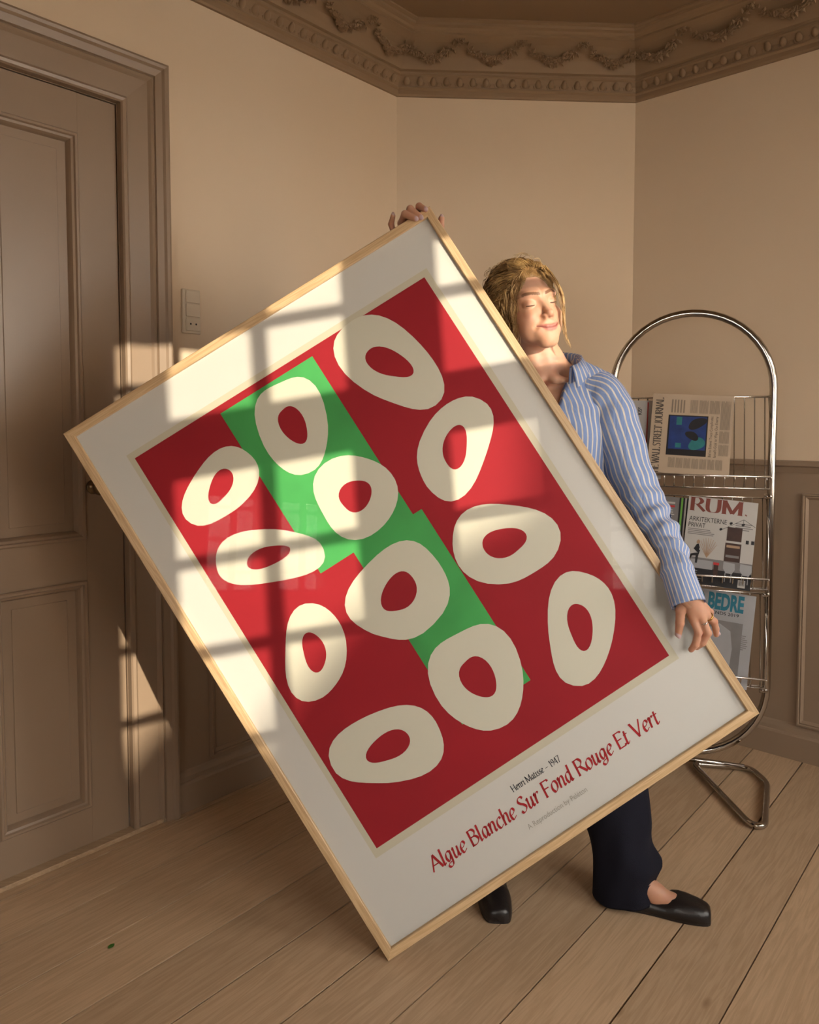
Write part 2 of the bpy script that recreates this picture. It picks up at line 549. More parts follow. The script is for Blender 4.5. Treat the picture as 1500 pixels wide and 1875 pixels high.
# knob
def knob_profile(M, cx, cz, y0):
    mb = MB(); rings = []
    for y, r in ((0, .021), (.003, .021), (.005, .016), (.006, .009), (.022, .0075), (.028, .012), (.034, .019), (.042, .0225), (.05, .021), (.056, .014), (.058, .004)):
        rings.append([M @ Vector((cx + r*math.cos(t*math.pi/10), y0 + y, cz + r*math.sin(t*math.pi/10))) for t in range(20)])
    mb.loft(rings, cap=True); return mb
kn = dput('door_knob', knob_profile(ML, 1.003, 1.035, YD), M_BRASS, smooth=True)
tag(kn, 'dark aged brass door knob')
dput('door_rebate', MB().box(DL-.03, DL+.001, -.1, -.012, 0, DT+.03, ML).box(DR-.001, DR+.03, -.1, -.012, 0, DT+.03, ML).box(DL, DR, -.1, -.012, DT-.001, DT+.03, ML))
dput('door_back', MB().box(DL, DR, -.12, -.1, 0, DT, ML))
# casing
CASP = [(0, -.012), (0, .010), (.004, .015), (.012, .017), (.018, .012), (.020, .010), (.080, .014), (.086, .020), (.092, .024), (.097, .020), (.099, .026), (.118, .030), (.124, .036), (.132, .038), (.138, .036), (.138, 0)]
rings = []
for (x, z, sx, sz) in ((DR, 0, 1, 0), (DR, DT, 1, 1), (DL, DT, -1, 1), (DL, 0, -1, 0)):
    rings.append([ML @ Vector((x + sx*d, y, z + sz*d)) for d, y in CASP])
mb = MB().loft(rings, closed=False); mb.f = [f[::-1] for f in mb.f]
trim(mb)
thr = MB().box(DL - .02, DR + .135, -.05, .022, -.001, .012, ML, bev=.003)
o = trim(thr, M_THRESH)
# --- cornice
def ent(d):                               # room polygon inset by d
    return [rm(QL + d, A0 + d), rm(QL + d, AC - d*t22), rm(QC + d*t22, A1 - d), rm(QW - d, A1 - d), rm(QW - d, A0 + d)]
CORN = [(0, 2.498), (.010, 2.498), (.013, 2.505), (.013, 2.520), (.020, 2.526), (.020, 2.531), (.016, 2.534), (.020, 2.550), (.030, 2.566), (.036, 2.570),
        (.036, 2.576), (.030, 2.579), (.032, 2.584), (.042, 2.588), (.044, 2.592), (.050, 2.605), (.062, 2.627), (.080, 2.648), (.102, 2.665), (.126, 2.677),
        (.132, 2.679), (.132, 2.686), (.140, 2.690), (.146, 2.697), (.158, 2.701), (.160, 2.710), (.172, 2.714), (.172, 2.73)]
rings = []
for d, z in CORN:
    rings.append([p + Vector((0, 0, z)) for p in ent(d)])
mb = MB().loft(rings, closed=True)
mb.f = [f[::-1] for f in mb.f]
cornice = trim(mb, M_CORN)
# eggs of the egg-and-dart band
def egg_mesh():
    vs, fs = [], []
    n, m = 8, 4
    for j in range(m):
        ph = math.pi/2 * j/(m)
        for k in range(n):
            t = 2*math.pi*k/n
            vs.append((.0125*math.cos(t)*math.cos(ph)*(1-.18*math.sin(t)), .011*math.sin(ph), .0175*math.sin(t)*math.cos(ph)))
    vs.append((0, .011, 0))
    for j in range(m-1):
        for k in range(n):
            l = (k+1) % n
            fs.append([j*n+k, j*n+l, (j+1)*n+l, (j+1)*n+k])
    for k in range(n): fs.append([(m-1)*n+k, (m-1)*n+(k+1) % n, m*n])
    fs = [f[::-1] for f in fs]
    # raised collar round the egg, open at the top
    for k in range(9):
        t = math.pi*(1.08 - .0 + k/8*.84) 
        for r, y in ((1.25, .0), (1.38, .007), (1.55, .0)):
            vs.append((.0135*r*math.cos(t), y, .0185*r*math.sin(t)*.92))
    b = m*n+1
    for k in range(8):
        for q in range(2):
            fs.append([b+k*3+q, b+(k+1)*3+q, b+(k+1)*3+q+1, b+k*3+q+1])
    return vs, fs
ev, ef = egg_mesh()
egg0 = mesh('egg', ev, ef, M_CORN, cornice, smooth=True)
first = [True]
def place(proto, M, flag):
    if flag[0]:
        flag[0] = False; o = proto
    else:
        o = proto.copy(); COL.objects.link(o)
    o.parent = cornice; o.matrix_world = M
    return o
TILT = Matrix.Rotation(R(-36), 4, 'X')
segs = [(ML, .62, AC - .02), (MB_, .012, LB - .012), (MRt, .02, 1.30)]
for M, x0, x1 in segs:
    n = int((x1 - x0)/.0505)
    for k in range(n):
        x = x0 + (k + .5)*(x1 - x0)/n
        place(egg0, M @ Matrix.Translation((x, .0225, 2.5515)) @ TILT, first)
# garlands on the cove
def leaf(vs, fs, p, d, nrm, ln, wd, th):
    d = Vector(d).normalized(); nrm = Vector(nrm); s = d.cross(nrm).normalized(); nrm = s.cross(d)
    p = Vector(p); b = len(vs)
    vs += [tuple(p), tuple(p + d*ln*.5 + s*wd), tuple(p + d*ln), tuple(p + d*ln*.5 - s*wd), tuple(p + d*ln*.45 + nrm*th)]
    fs += [[b, b+1, b+4], [b+1, b+2, b+4], [b+2, b+3, b+4], [b+3, b, b+4]]
def garland_mesh():
    rnd = random.Random(7)
    vs, fs = [], []
    for i in range(64):
        t = -1 + 2*(i + .5)/64
        x = t*.108; z = -.052*(1 - abs(t)**1.9) + .012*abs(t)**8
        big = .35 + .65*(1 - abs(t)**1.3)
        a = rnd.uniform(0, 2*math.pi)
        dz = -.104*1.9*abs(t)**.9*(-1 if t < 0 else 1)*-1
        dirv = (math.cos(a), 0.25, math.sin(a) - .3)
        leaf(vs, fs, (x + rnd.uniform(-.005, .005), rnd.uniform(.0, .007)*big, z + rnd.uniform(-.013, .013)*big), dirv, (0, 1, 0), (.019 + .015*rnd.random())*(.55+.45*big), .0066*(.6+.5*big), .009*(.6+.6*big))
    for cx, cz, rr in ((.006, -.054, .021), (-.024, -.05, .016), (.036, -.047, .016), (-.046, -.041, .009), (.058, -.037, .009)):
        for k in range(7):
            a = 2*math.pi*k/7
            leaf(vs, fs, (cx, .006, cz), (math.cos(a), .15, math.sin(a)), (0, 1, 0), rr, rr*.42, .007)
        leaf(vs, fs, (cx - rr*.3, .010, cz), (1, 0, .1), (0, 1, 0), rr*.6, rr*.3, .006)
    for s in (-1, 1):                      # ribbon knot at the hanging points
        for k in range(5):
            a = R(60 + 60*k)
            leaf(vs, fs, (s*.112, .002, .012), (math.cos(a), .1, math.sin(a)), (0, 1, 0), .012, .004, .005)
    return vs, fs
gv, gf = garland_mesh()
gar0 = mesh('garland', gv, gf, M_CORN, cornice)
gfirst = [True]
GT = Matrix.Rotation(R(-40), 4, 'X')
for M, x0, x1, nn in ((ML, .58, AC - .0, 7), (MB_, .0, LB, 4), (MRt, .0, 1.19, 5)):
    for k in range(nn):
        x = x0 + (k + .5)*(x1-x0)/nn
        place(gar0, M @ Matrix.Translation((x, .1035, 2.6595)) @ GT, gfirst)

# --- switch and socket plate on the left wall
sp = empty('switch_plate', ML @ Vector((1.3145, .0, 1.49)))
tag(sp, 'cream switch plate with two rockers and a socket on the wall beside the door', 'switch')
so = sp.location
MB().box(1.283, 1.346, .0005, .008, 1.490, 1.625, ML, bev=.002).build('back_plate', M_PLATE, sp, off=so)
for nm, z0, z1 in (('rocker', 1.583, 1.621), ('rocker', 1.541, 1.580), ('socket', 1.498, 1.538)):
    o = MB().box(1.2935, 1.3425, .008, .0125, z0, z1, ML, bev=.0015).build(nm, M_PLATE, sp, off=so)
    if nm == 'socket':
        for dx in (-.010, .009):
            rings = [[ML @ Vector((1.318+dx+r*math.cos(t*math.pi/5), y, 1.519+r*math.sin(t*math.pi/5))) for t in range(10)] for y, r in ((.0122, .0031), (.0129, .0031), (.0129, .0001))]
            mb = MB().loft(rings, cap=True); mb.build('socket_hole', M_DARKHOLE, o, off=so)

# --- houses across the street, which shade part of the window
def street_house(name, label, prof, q0, q1, zbase, mat_wall, mat_roof, group=None):
    """prof: silhouette (a, z) seen from the window, house stands at q0..q1"""
    n = len(prof)
    c = rm(q0, prof[0][0], zbase)
    root = empty(name, c); tag(root, label, 'house', group)
    mb = MB()
    poly = [(prof[0][0], zbase)] + list(prof) + [(prof[-1][0], zbase)]
    f = [rm(q0, a, z) for a, z in poly]; b = [rm(q1, a, z) for a, z in poly]
    m = len(poly)
    mb.add(f + b, [list(range(m)), list(range(m, 2*m))[::-1]] + [[i, m+i, m+(i+1) % m, (i+1) % m] for i in range(m)])
    mb.build('house_wall', mat_wall, root, off=c)
    mr = MB()
    for i in range(n-1):
        (a, z), (a2, z2) = prof[i], prof[i+1]
        if abs(a2-a) < .05: continue
        v = [rm(q0-.01, a, z), rm(q0-.01, a2, z2), rm(q1+.2, a2, z2), rm(q1+.2, a, z)]
        mr.add(v + [p + Vector((0, 0, .006)) for p in v], [[0,1,2,3],[7,6,5,4],[0,4,5,1],[1,5,6,2],[2,6,7,3],[3,7,4,0]])
    mr.build('roof', mat_roof, root, off=c)
    for i in range(3):
        for j in range(2):
            a0 = prof[0][0] + (prof[-1][0]-prof[0][0])*(.2 + .27*i); z0 = zbase + 1.2 + 2.6*j
            mw = MB()
            p = [rm(q0-.03, a0-.35, z0), rm(q0-.03, a0+.35, z0), rm(q0-.03, a0+.35, z0+1.2), rm(q0-.03, a0-.35, z0+1.2)]
            p2 = [x + WN*.05 for x in p]
            mw.add(p + p2, [[0,1,2,3],[7,6,5,4],[0,4,5,1],[1,5,6,2],[2,6,7,3],[3,7,4,0]])
            mw.build('house_window', M_WHITE, root, off=c)
    return root
DA, DZ = -3.36, 3.378
W2 = lambda pts: [(a + DA, z + DZ) for a, z in pts]
street_house('street_house', 'gabled house across the street with a red tile roof', W2([(-4.0, -2.6), (.20, .965), (.39, 1.125), (.60, 1.37), (.80, 1.50), (.97, 1.56), (.975, 1.885), (1.26, 1.885)]), 15.3, 21.3, -4.5, M_BRICKW, M_ROOF)  # raised step at the end is added to keep sun off the chest
street_house('street_house', 'taller flat roofed house added across the street to shade the second window', W2([(1.30, 3.1), (5.5, 3.1)]), 15.3, 21.3, -4.5, M_BRICKW, M_ROOF)  # unseen block added to keep sun out of the second window
M_STREET = plain('street_ground', (.20, .18, .15), .9, var=.1, vscale=.5)
gm = MB(); c_ = [rm(QW + .6, -22), rm(QW + .6, 24), rm(QW + 40, 24), rm(QW + 40, -22)]
gm.add([p + Vector((0, 0, -4.6)) for p in c_] + [p + Vector((0, 0, -4.5)) for p in c_], [[0,1,2,3],[7,6,5,4],[0,4,5,1],[1,5,6,2],[2,6,7,3],[3,7,4,0]])
gr_ = gm.build('ground', M_STREET); tag(gr_, kind='structure')
# ================================================================== the framed poster
FO = Vector((-0.81174, 1.77748, 1.18792)); FU = Vector((0.84302, 0.06817, 0.53355)); FV = Vector((0.53776, -0.08558, -0.83874))
FW = FV.cross(FU); FW.normalize()
PW, PH = 1.02, 1.42
FB = FO + FV*PH + Vector((0, 0, .0034))
FM = Matrix.Identity(4)
for i in range(3):
    FM[i][0], FM[i][1], FM[i][2], FM[i][3] = FU[i], -FV[i], FW[i], FB[i]
# orthonormal clean-up
q_ = FM.to_quaternion(); q_.normalize()
FM = Matrix.Translation(FB) @ q_.to_matrix().to_4x4()
FD = .028; FF = .020                       # depth and face of the moulding
poster = empty('framed_poster', mat=FM)
tag(poster, 'large oak framed poster with a red and green print, held tilted on one corner', 'poster')

def rail(length):
    """mitred rail along local X, outer edge at y = 0, inner edge at y = FF, front at z = 0"""
    b = .0015
    prof = [(0, -b), (b, 0), (FF-b, 0), (FF, -b), (FF, -FD), (0, -FD)]
    rings = []
    for s in (0, 1):
        rings.append([((y if s == 0 else length - y), y, z) for y, z in prof])
    mb = MB().loft(rings, closed=True, cap=True)
    mb.f = [f[::-1] for f in mb.f]
    return mb
for (x, y, ang, ln) in ((0, 0, 0, PW), (PW, 0, 90, PH), (PW, PH, 180, PW), (0, PH, 270, PH)):
    o = rail(ln).build('frame_rail', M_OAK, poster)
    o.location = (x, y, 0); o.rotation_euler = (0, 0, R(ang))
M_PAPER = plain('poster_paper', (.62, .59, .565), .8, bump=.03, bscale=600)
M_CREAM = plain('cream_print', (.63, .595, .50), .8, bump=.03, bscale=600)
M_EDGE = plain('print_border', (.56, .51, .40), .8)
M_RED = plain('red_print', (.32, .0035, .013), .8, var=.14, vscale=5)
M_GREEN = plain('green_print', (.055, .34, .085), .8, var=.42, vscale=6)
M_INKR = plain('red_ink', (.36, .008, .014), .8)
M_INKD = plain('dark_ink', (.02, .022, .035), .8)
M_INKG = plain('grey_ink', (.34, .31, .28), .8)
M_BACK = plain('backing_board', (.28, .2, .13), .9)
MB().box(.012, PW-.012, .012, PH-.012, -.024, -.0125, None).build('backing_board', M_BACK, poster)
MB().box(.015, PW-.015, .015, PH-.015, -.012, -.010).build('poster_sheet', M_PAPER, poster)
def flat(nm, polys, z, mat, parent):
    mb = MB()
    for poly in polys:
        vs, ts = poly2d(poly)
        ar = 0
        for t_ in ts:
            (x0, y0), (x1, y1), (x2, y2) = (vs[i] for i in t_)
            if (x1-x0)*(y2-y0)-(x2-x0)*(y1-y0) < 0: t_.reverse()
        mb.add([(x, y, z) for x, y in vs], ts)
    return mb.build(nm, mat, parent)
rect = lambda x0, x1, v0, v1: [(x0, PH-v1), (x1, PH-v1), (x1, PH-v0), (x0, PH-v0)]
ZP = -.0098
art = flat('print_border', [rect(.0955, .934, .121, 1.217)], ZP, M_EDGE, poster)
flat('red_field', [rect(.109, .9178, .137, 1.199)], ZP + .0002, M_RED, art)
flat('green_field', [rect(.334, .590, .155, .600), rect(.425, .614, .600, 1.071)], ZP + .0004, M_GREEN, art)
# plain pebble and bar shapes stand in for the printed picture
def oval(cx, cv, rx, ry, ang, n=36, p=2.0):
    out = []
    for k in range(n):
        t = 2*math.pi*k/n
        c, s = math.cos(t), math.sin(t)
        g = 1 + .07*math.sin(2*t + 9*cx) + .06*math.sin(3*t + 17*cv)
        x = g*rx*math.copysign(abs(c)**(2/p), c); y = g*ry*math.copysign(abs(s)**(2/p), s)
        a = R(ang)
        out.append((cx + x*math.cos(a) - y*math.sin(a), PH - cv + x*math.sin(a) + y*math.cos(a)))
    return out
SH = [(.245, .300, .100, .070, 20, 2.2), (.465, .270, .120, .078, 75, 2.3), (.735, .265, .140, .088, 105, 2.2),
      (.250, .500, .120, .066, -25, 2.4), (.500, .490, .100, .094, 0, 2.1), (.760, .520, .120, .082, 30, 2.3),
      (.225, .745, .105, .076, 60, 2.2), (.465, .735, .125, .098, 15, 2.4), (.735, .770, .122, .096, -40, 2.2),
      (.255, 1.020, .125, .088, -15, 2.3), (.515, 1.000, .128, .100, 80, 2.2), (.780, 1.030, .125, .082, 50, 2.3)]
for k, s in enumerate(SH):
    flat('cream_shape', [oval(*s[:5], 36, s[5])], ZP + .0006, M_CREAM, art)
    flat('red_shape', [oval(s[0], s[1], s[2]*.42, s[3]*.36, s[4] + 15)], ZP + .0008, M_RED, art)
glass = MB().box(.014, PW-.014, .014, PH-.014, -.0078, -.0060).build('glazing', M_GLASSP, poster)

# ------------------------------------------------------------------ lettering drawn with a broad nib
GL = {
 'A': (.60, [[(.02,0),(.29,.70)],[(.29,.70),(.57,0)],[(.12,.25),(.46,.25)]]),
 'B': (.50, [[(.09,0),(.09,.70)],[(.09,.70),(.30,.69),(.40,.55),(.30,.40),(.09,.37)],[(.09,.37),(.34,.36),(.46,.19),(.33,.02),(.09,0)]]),
 'E': (.47, [[(.09,0),(.09,.70)],[(.09,.70),(.42,.70)],[(.09,.37),(.37,.37)],[(.09,0),(.44,0)],[(.42,.70),(.42,.62)],[(.44,0),(.44,.09)]]),
 'F': (.45, [[(.09,0),(.09,.70)],[(.09,.70),(.42,.70)],[(.09,.36),(.36,.36)],[(.42,.70),(.42,.61)]]),
 'H': (.60, [[(.09,0),(.09,.70)],[(.50,0),(.50,.70)],[(.09,.36),(.50,.36)]]),
 'J': (.36, [[(.24,.70),(.24,.12),(.18,.01),(.08,-.01),(.03,.08)]]),
 'L': (.45, [[(.09,0),(.09,.70)],[(.09,0),(.42,0)],[(.42,0),(.42,.12)]]),
 'M': (.76, [[(.09,0),(.09,.70)],[(.09,.70),(.38,.04)],[(.38,.04),(.66,.70)],[(.66,.70),(.66,0)]]),
 'N': (.62, [[(.09,0),(.09,.70)],[(.09,.70),(.52,0)],[(.52,0),(.52,.70)]]),
 'O': (.62, [[(.31,.70),(.13,.62),(.06,.35),(.13,.08),(.31,0),(.49,.08),(.56,.35),(.49,.62),(.31,.70)]]),
 'R': (.55, [[(.09,0),(.09,.70)],[(.09,.70),(.31,.69),(.42,.53),(.31,.37),(.09,.35)],[(.26,.36),(.54,0)]]),
 'S': (.44, [[(.37,.60),(.29,.69),(.15,.68),(.08,.55),(.16,.42),(.29,.32),(.37,.18),(.28,.03),(.14,.0),(.06,.10)]]),
 'T': (.52, [[(.26,0),(.26,.70)],[(.03,.70),(.49,.70)],[(.03,.70),(.03,.60)],[(.49,.70),(.49,.60)]]),
 'U': (.60, [[(.09,.70),(.09,.22),(.16,.04),(.30,0),(.44,.05),(.50,.22),(.50,.70)]]),
 'V': (.58, [[(.04,.70),(.27,0)],[(.27,0),(.55,.70)]]),
 'W': (.82, [[(.03,.70),(.22,0)],[(.22,0),(.41,.66)],[(.41,.66),(.59,0)],[(.59,0),(.79,.70)]]),
 'a': (.40, [[(.31,.42),(.20,.46),(.09,.36),(.05,.17),(.11,.02),(.20,.05),(.30,.25)],[(.32,.46),(.29,.10),(.33,.01),(.39,.07)]]),
 'c': (.35, [[(.32,.38),(.25,.46),(.13,.40),(.06,.22),(.10,.04),(.20,0),(.32,.10)]]),
 'd': (.42, [[(.31,.42),(.20,.46),(.09,.36),(.05,.17),(.11,.02),(.20,.05),(.30,.25)],[(.33,.76),(.30,.10),(.34,.01),(.40,.07)]]),
 'e': (.36, [[(.07,.20),(.20,.24),(.31,.34),(.27,.45),(.17,.45),(.07,.30),(.06,.12),(.14,.0),(.32,.10)]]),
 'g': (.42, [[(.31,.42),(.20,.46),(.09,.36),(.06,.18),(.12,.05),(.20,.07),(.30,.25)],[(.33,.46),(.30,.0),(.24,-.18),(.10,-.22),(.02,-.13),(.10,-.05),(.26,-.02)]]),
 'h': (.42, [[(.10,.76),(.07,0)],[(.08,.20),(.18,.42),(.28,.46),(.33,.36),(.30,.09),(.34,.01),(.40,.07)]]),
 'i': (.20, [[(.03,.38),(.10,.46),(.07,.08),(.11,.01),(.17,.07)],[(.105,.60),(.12,.63)]]),
 'l': (.21, [[(.10,.76),(.07,.08),(.11,.01),(.18,.07)]]),
 'n': (.43, [[(.03,.38),(.10,.46),(.07,0)],[(.08,.20),(.18,.42),(.28,.46),(.33,.36),(.30,.09),(.34,.01),(.40,.07)]]),
 'o': (.40, [[(.20,.46),(.09,.36),(.05,.17),(.11,.02),(.19,0),(.31,.10),(.35,.28),(.30,.43),(.20,.46)]]),
 'r': (.32, [[(.03,.38),(.10,.46),(.07,0)],[(.08,.20),(.17,.42),(.25,.47),(.31,.42)]]),
 's': (.30, [[(.26,.40),(.19,.46),(.09,.40),(.12,.29),(.21,.20),(.22,.07),(.13,0),(.03,.06)]]),
 't': (.28, [[(.13,.60),(.08,.10),(.13,.0),(.23,.08)],[(.03,.44),(.25,.45)]]),
 'u': (.43, [[(.03,.38),(.10,.46),(.07,.10),(.13,.0),(.22,.06),(.31,.25)],[(.33,.46),(.30,.10),(.34,.01),(.40,.07)]]),
 '1': (.30, [[(.05,.58),(.17,.70)],[(.17,.70),(.17,0)]]),
 '4': (.42, [[(.30,.70),(.03,.22)],[(.03,.22),(.40,.22)],[(.30,.70),(.30,0)]]),
 '7': (.38, [[(.03,.70),(.36,.70)],[(.36,.70),(.14,0)]]),
 '9': (.40, [[(.34,.50),(.27,.66),(.15,.68),(.06,.55),(.09,.38),(.20,.33),(.31,.40),(.34,.50)],[(.34,.50),(.30,.24),(.17,.0)]]),
 '-': (.50, [[(.06,.25),(.44,.25)]]), '.': (.22, [[(.09,.03),(.13,.06)]]), ' ': (.22, []),
}
def nib_text(txt, nib=.085, ang=35., thin=.022, slant=0., serif=0., track=.0):
    """list of quads in text units; returns (polys, width)"""
    polys = []; x = 0.
    nv = (math.cos(R(ang)), math.sin(R(ang)))
    for ch in txt:
        w, strokes = GL[ch]
        extra = []
        for st in strokes:
            if serif and len(st) == 2 and abs(st[0][0]-st[1][0]) < .34*abs(st[0][1]-st[1][1]) and abs(st[0][1]-st[1][1]) > .4:
                for p in st:
                    if p[1] in (0, .70): extra.append([(p[0]-serif, p[1]), (p[0]+serif, p[1])])
            if serif and len(st) > 5 and ch in 'UJ':
                for p in (st[0], st[-1]):
                    if p[1] == .70: extra.append([(p[0]-serif, p[1]), (p[0]+serif, p[1])])
        for st in strokes + extra:
            P = bez(st, 6) if len(st) > 2 else st
            L, Rr = [], []
            for i, p in enumerate(P):
                a = P[max(0, i-1)]; b = P[min(len(P)-1, i+1)]
                d = (b[0]-a[0], b[1]-a[1]); l = math.hypot(*d) or 1
                d = (d[0]/l, d[1]/l); n_ = (-d[1], d[0])
                hw = max(thin, abs(d[0]*nv[1]-d[1]*nv[0])*nib)/2
                L.append((x + p[0]+n_[0]*hw, p[1]+n_[1]*hw)); Rr.append((x + p[0]-n_[0]*hw, p[1]-n_[1]*hw))
            for i in range(len(P)-1):
                q = [Rr[i], Rr[i+1], L[i+1], L[i]]
                polys.append([(px + slant*py, py) for px, py in q])
        x += w + track
    return polys, x
def lettering(name, txt, x0, x1, y, capscale, z, mat, parent, M=None, **kw):
    polys, w = nib_text(txt, **kw)
    sx = (x1 - x0)/w; mb = MB()
    for q in polys:
        mb.add([(x0 + px*sx, y + py*capscale, z) for px, py in q], [[0, 1, 2, 3]])
    if M is not None: mb.v = [tuple(M @ Vector(p)) for p in mb.v]
    return mb.build(name, mat, parent)
def sans(name, txt, x0, x1, y, height, z, mat, parent, bold=0., M=None):
    """built-in font text fitted between x0 and x1, cap height given"""
    cu = bpy.data.curves.new(name, 'FONT'); cu.body = txt; cu.size = 1.0; cu.offset = bold; cu.resolution_u = 3
    o = bpy.data.objects.new(name, cu); COL.objects.link(o)
    bpy.context.view_layer.update()
    me = bpy.data.meshes.new_from_object(o.evaluated_get(bpy.context.evaluated_depsgraph_get()))
    bpy.data.objects.remove(o)
    n = len(me.vertices); co = np.zeros(n*3); me.vertices.foreach_get('co', co); co = co.reshape(-1, 3)
    cap = .70
    mnx, mxx = co[:, 0].min(), co[:, 0].max()
    co[:, 0] = x0 + (co[:, 0]-mnx)*(x1-x0)/(mxx-mnx); co[:, 1] = y + co[:, 1]*height/cap; co[:, 2] = z
    if M is not None:
        co = np.array([tuple(M @ Vector(c)) for c in co])
    me.vertices.foreach_set('co', co.ravel()); me.materials.clear(); me.materials.append(mat); me.update()
    me.name = name
    return link(bpy.data.objects.new(name, me), parent)
ZT = ZP + .0003
lettering('title_lettering', 'Algue Blanche Sur Fond Rouge Et Vert', .190, .818, PH-1.3155, .0505, ZT, M_INKR, poster, nib=.118, ang=28, thin=.036, slant=.10, serif=.06)
lettering('caption_lettering', 'Henri Matisse - 1947', .441, .573, PH-1.2635, .0215, ZT, M_INKD, poster, nib=.11, ang=25, thin=.05, serif=.06)
sans('credit_lettering', 'A Reproduction by Pel\u00e9ton', .4265, .5875, PH-1.3540, .0125, ZT, M_INKG, poster)

# ================================================================== the magazine rack
RY = R(-20)
RC = Vector((.941, 2.55, 0))
RM = Matrix.Translation(RC) @ Matrix.Rotation(RY, 4, 'Z')
rack = empty('magazine_rack', mat=RM)
tag(rack, 'chrome wire magazine rack with an arched tube frame on bent tube feet', 'magazine rack')
rw_ = .2525; rt = .0125
pts = []
for k in range(25):
    t = math.pi*k/24; pts.append((rw_*math.cos(t), 0, 1.327 + rw_*math.sin(t)))
for k in range(25):
    t = math.pi + math.pi*k/24; pts.append((rw_*math.cos(t), 0, .345 + rw_*math.sin(t)))
MB().tube(pts, rt, 14, closed=True).build('tube_frame', M_CHROME, rack, smooth=True)
RI = RM.inverted()
for s in (1, -1):
    base = [(1.268, 2.700), (.985, 2.318), (.965, 2.345), (.955, 2.75), (1.235, 2.735)]
    loc = [RI @ Vector((x, y, .0125)) for x, y in base]
    P = [(s*p.x, p.y, p.z) for p in loc]
    P[3] = (s*abs(loc[3].x), loc[3].y, .0125)
    def rnd(P, r=.03):
        out = []
        n = len(P)
        for i in range(n):
            p, a, b = Vector(P[i]), Vector(P[i-1]), Vector(P[(i+1) % n])
            d1, d2 = (a-p), (b-p)
            l1, l2 = min(r, d1.length*.45), min(r, d2.length*.45)
            s1, s2 = p + d1.normalized()*l1, p + d2.normalized()*l2
            for k in range(6):
                t = k/5; out.append((s1*(1-t)+p*t)*(1-t) + (p*(1-t)+s2*t)*t)
        return out
    F = [(s*.265, .02, .0125), (s*.23, -.285, .0125), (s*.19, -.285, .0125), (s*.03, .09, .0125), (s*.22, .12, .0125)]
    MB().tube(rnd(F, .035), .010, 10, closed=True).build('foot', M_CHROME, rack, smooth=True)
MB().tube([(-.2, .105, .020), (.2, .105, .020)], .009, 8).tube([(0, .105, .02), (0, .03, .06), (0, 0, .092)], .011, 8).build('foot_crossbar', M_CHROME, rack, smooth=True)
def basket(ztop, zbot, zlip, back=True):
    mb = MB(); x1 = rw_ - .012
    yb, yl = -.082, -.108
    y_top = .018
    if back: mb.tube([(-x1, y_top, ztop), (x1, y_top, ztop)], .0036, 8)
    else: mb.tube([(-x1, y_top, ztop), (x1, y_top, ztop)], .0030, 8)
    mb.tube([(-x1, yb, zbot), (x1, yb, zbot)], .0028, 6)
    mb.tube([(-x1, yb+.03, zbot-.003), (x1, yb+.03, zbot-.003)], .0028, 6)
    mb.tube([(-x1, yl, zlip), (x1, yl, zlip)], .0036, 8)
    n = 16
    for k in range(n):
        x = -x1 + .012 + (2*x1-.024)*k/(n-1)
        mb.tube([(x, y_top, ztop), (x, yb + .03, zbot), (x, yb, zbot), (x, yl, zlip)], .0021, 6)
    for s in (-1, 1):
        mb.tube([(s*x1, yl, zlip), (s*(x1+.004), -.02, zbot - .028), (s*(rw_), 0, zbot - .03)], .0036, 8)
        mb.tube([(s*x1, y_top, ztop), (s*rw_, .004, ztop)], .006, 8)
        mb.tube([(s*(rw_-.022), -.006, zbot - .03), (s*(rw_+.002), -.006, zbot - .03)], .009, 8)
        mb.tube([(s*x1, y_top, ztop), (s*(x1+.003), -.05, (ztop+zbot)/2), (s*x1, yb, zbot)], .0024, 6)
    return mb.build('wire_shelf', M_WIRE, rack, smooth=True)
basket(1.300, 1.006, 1.046)
basket(.968, .684, .722, False)
basket(.650, .364, .400, False)

# ------------------------------------------------------------------ printed matter in the rack
M_NEWS = plain('newsprint', (.47, .36, .26), .85, var=.05, vscale=20)
M_NINK = plain('news_ink', (.085, .07, .06), .9)
M_NGREY = plain('news_text', (.24, .19, .145), .9)
M_MAGW = plain('magazine_white', (.52, .50, .48), .35)
M_PAGE = plain('page_edges', (.50, .46, .41), .8, bump=.3, bscale=900)
M_BLUEP = plain('photo_blue', (.012, .035, .16), .5, var=.6, vscale=30)
M_TEALP = plain('photo_teal', (.02, .16, .17), .5, var=.4, vscale=40)
M_BLACKP = plain('photo_black', (.012, .010, .012), .5)
M_RUST = plain('rust_ink', (.20, .045, .03), .5)
M_TEALI = plain('teal_ink', (.008, .16, .24), .5)
M_GREYP = plain('photo_grey', (.20, .19, .19), .45, var=.25, vscale=15)
M_LGREY = plain('photo_light', (.36, .36, .38), .45, var=.15, vscale=12)
M_REDI = plain('signal_red', (.5, .03, .03), .5)
M_LIME = plain('lime_ink', (.16, .45, .06), .5)
M_BROWNP = plain('photo_brown', (.05, .02, .014), .5, var=.4, vscale=40)
M_TAN = plain('photo_tan', (.42, .27, .17), .5)

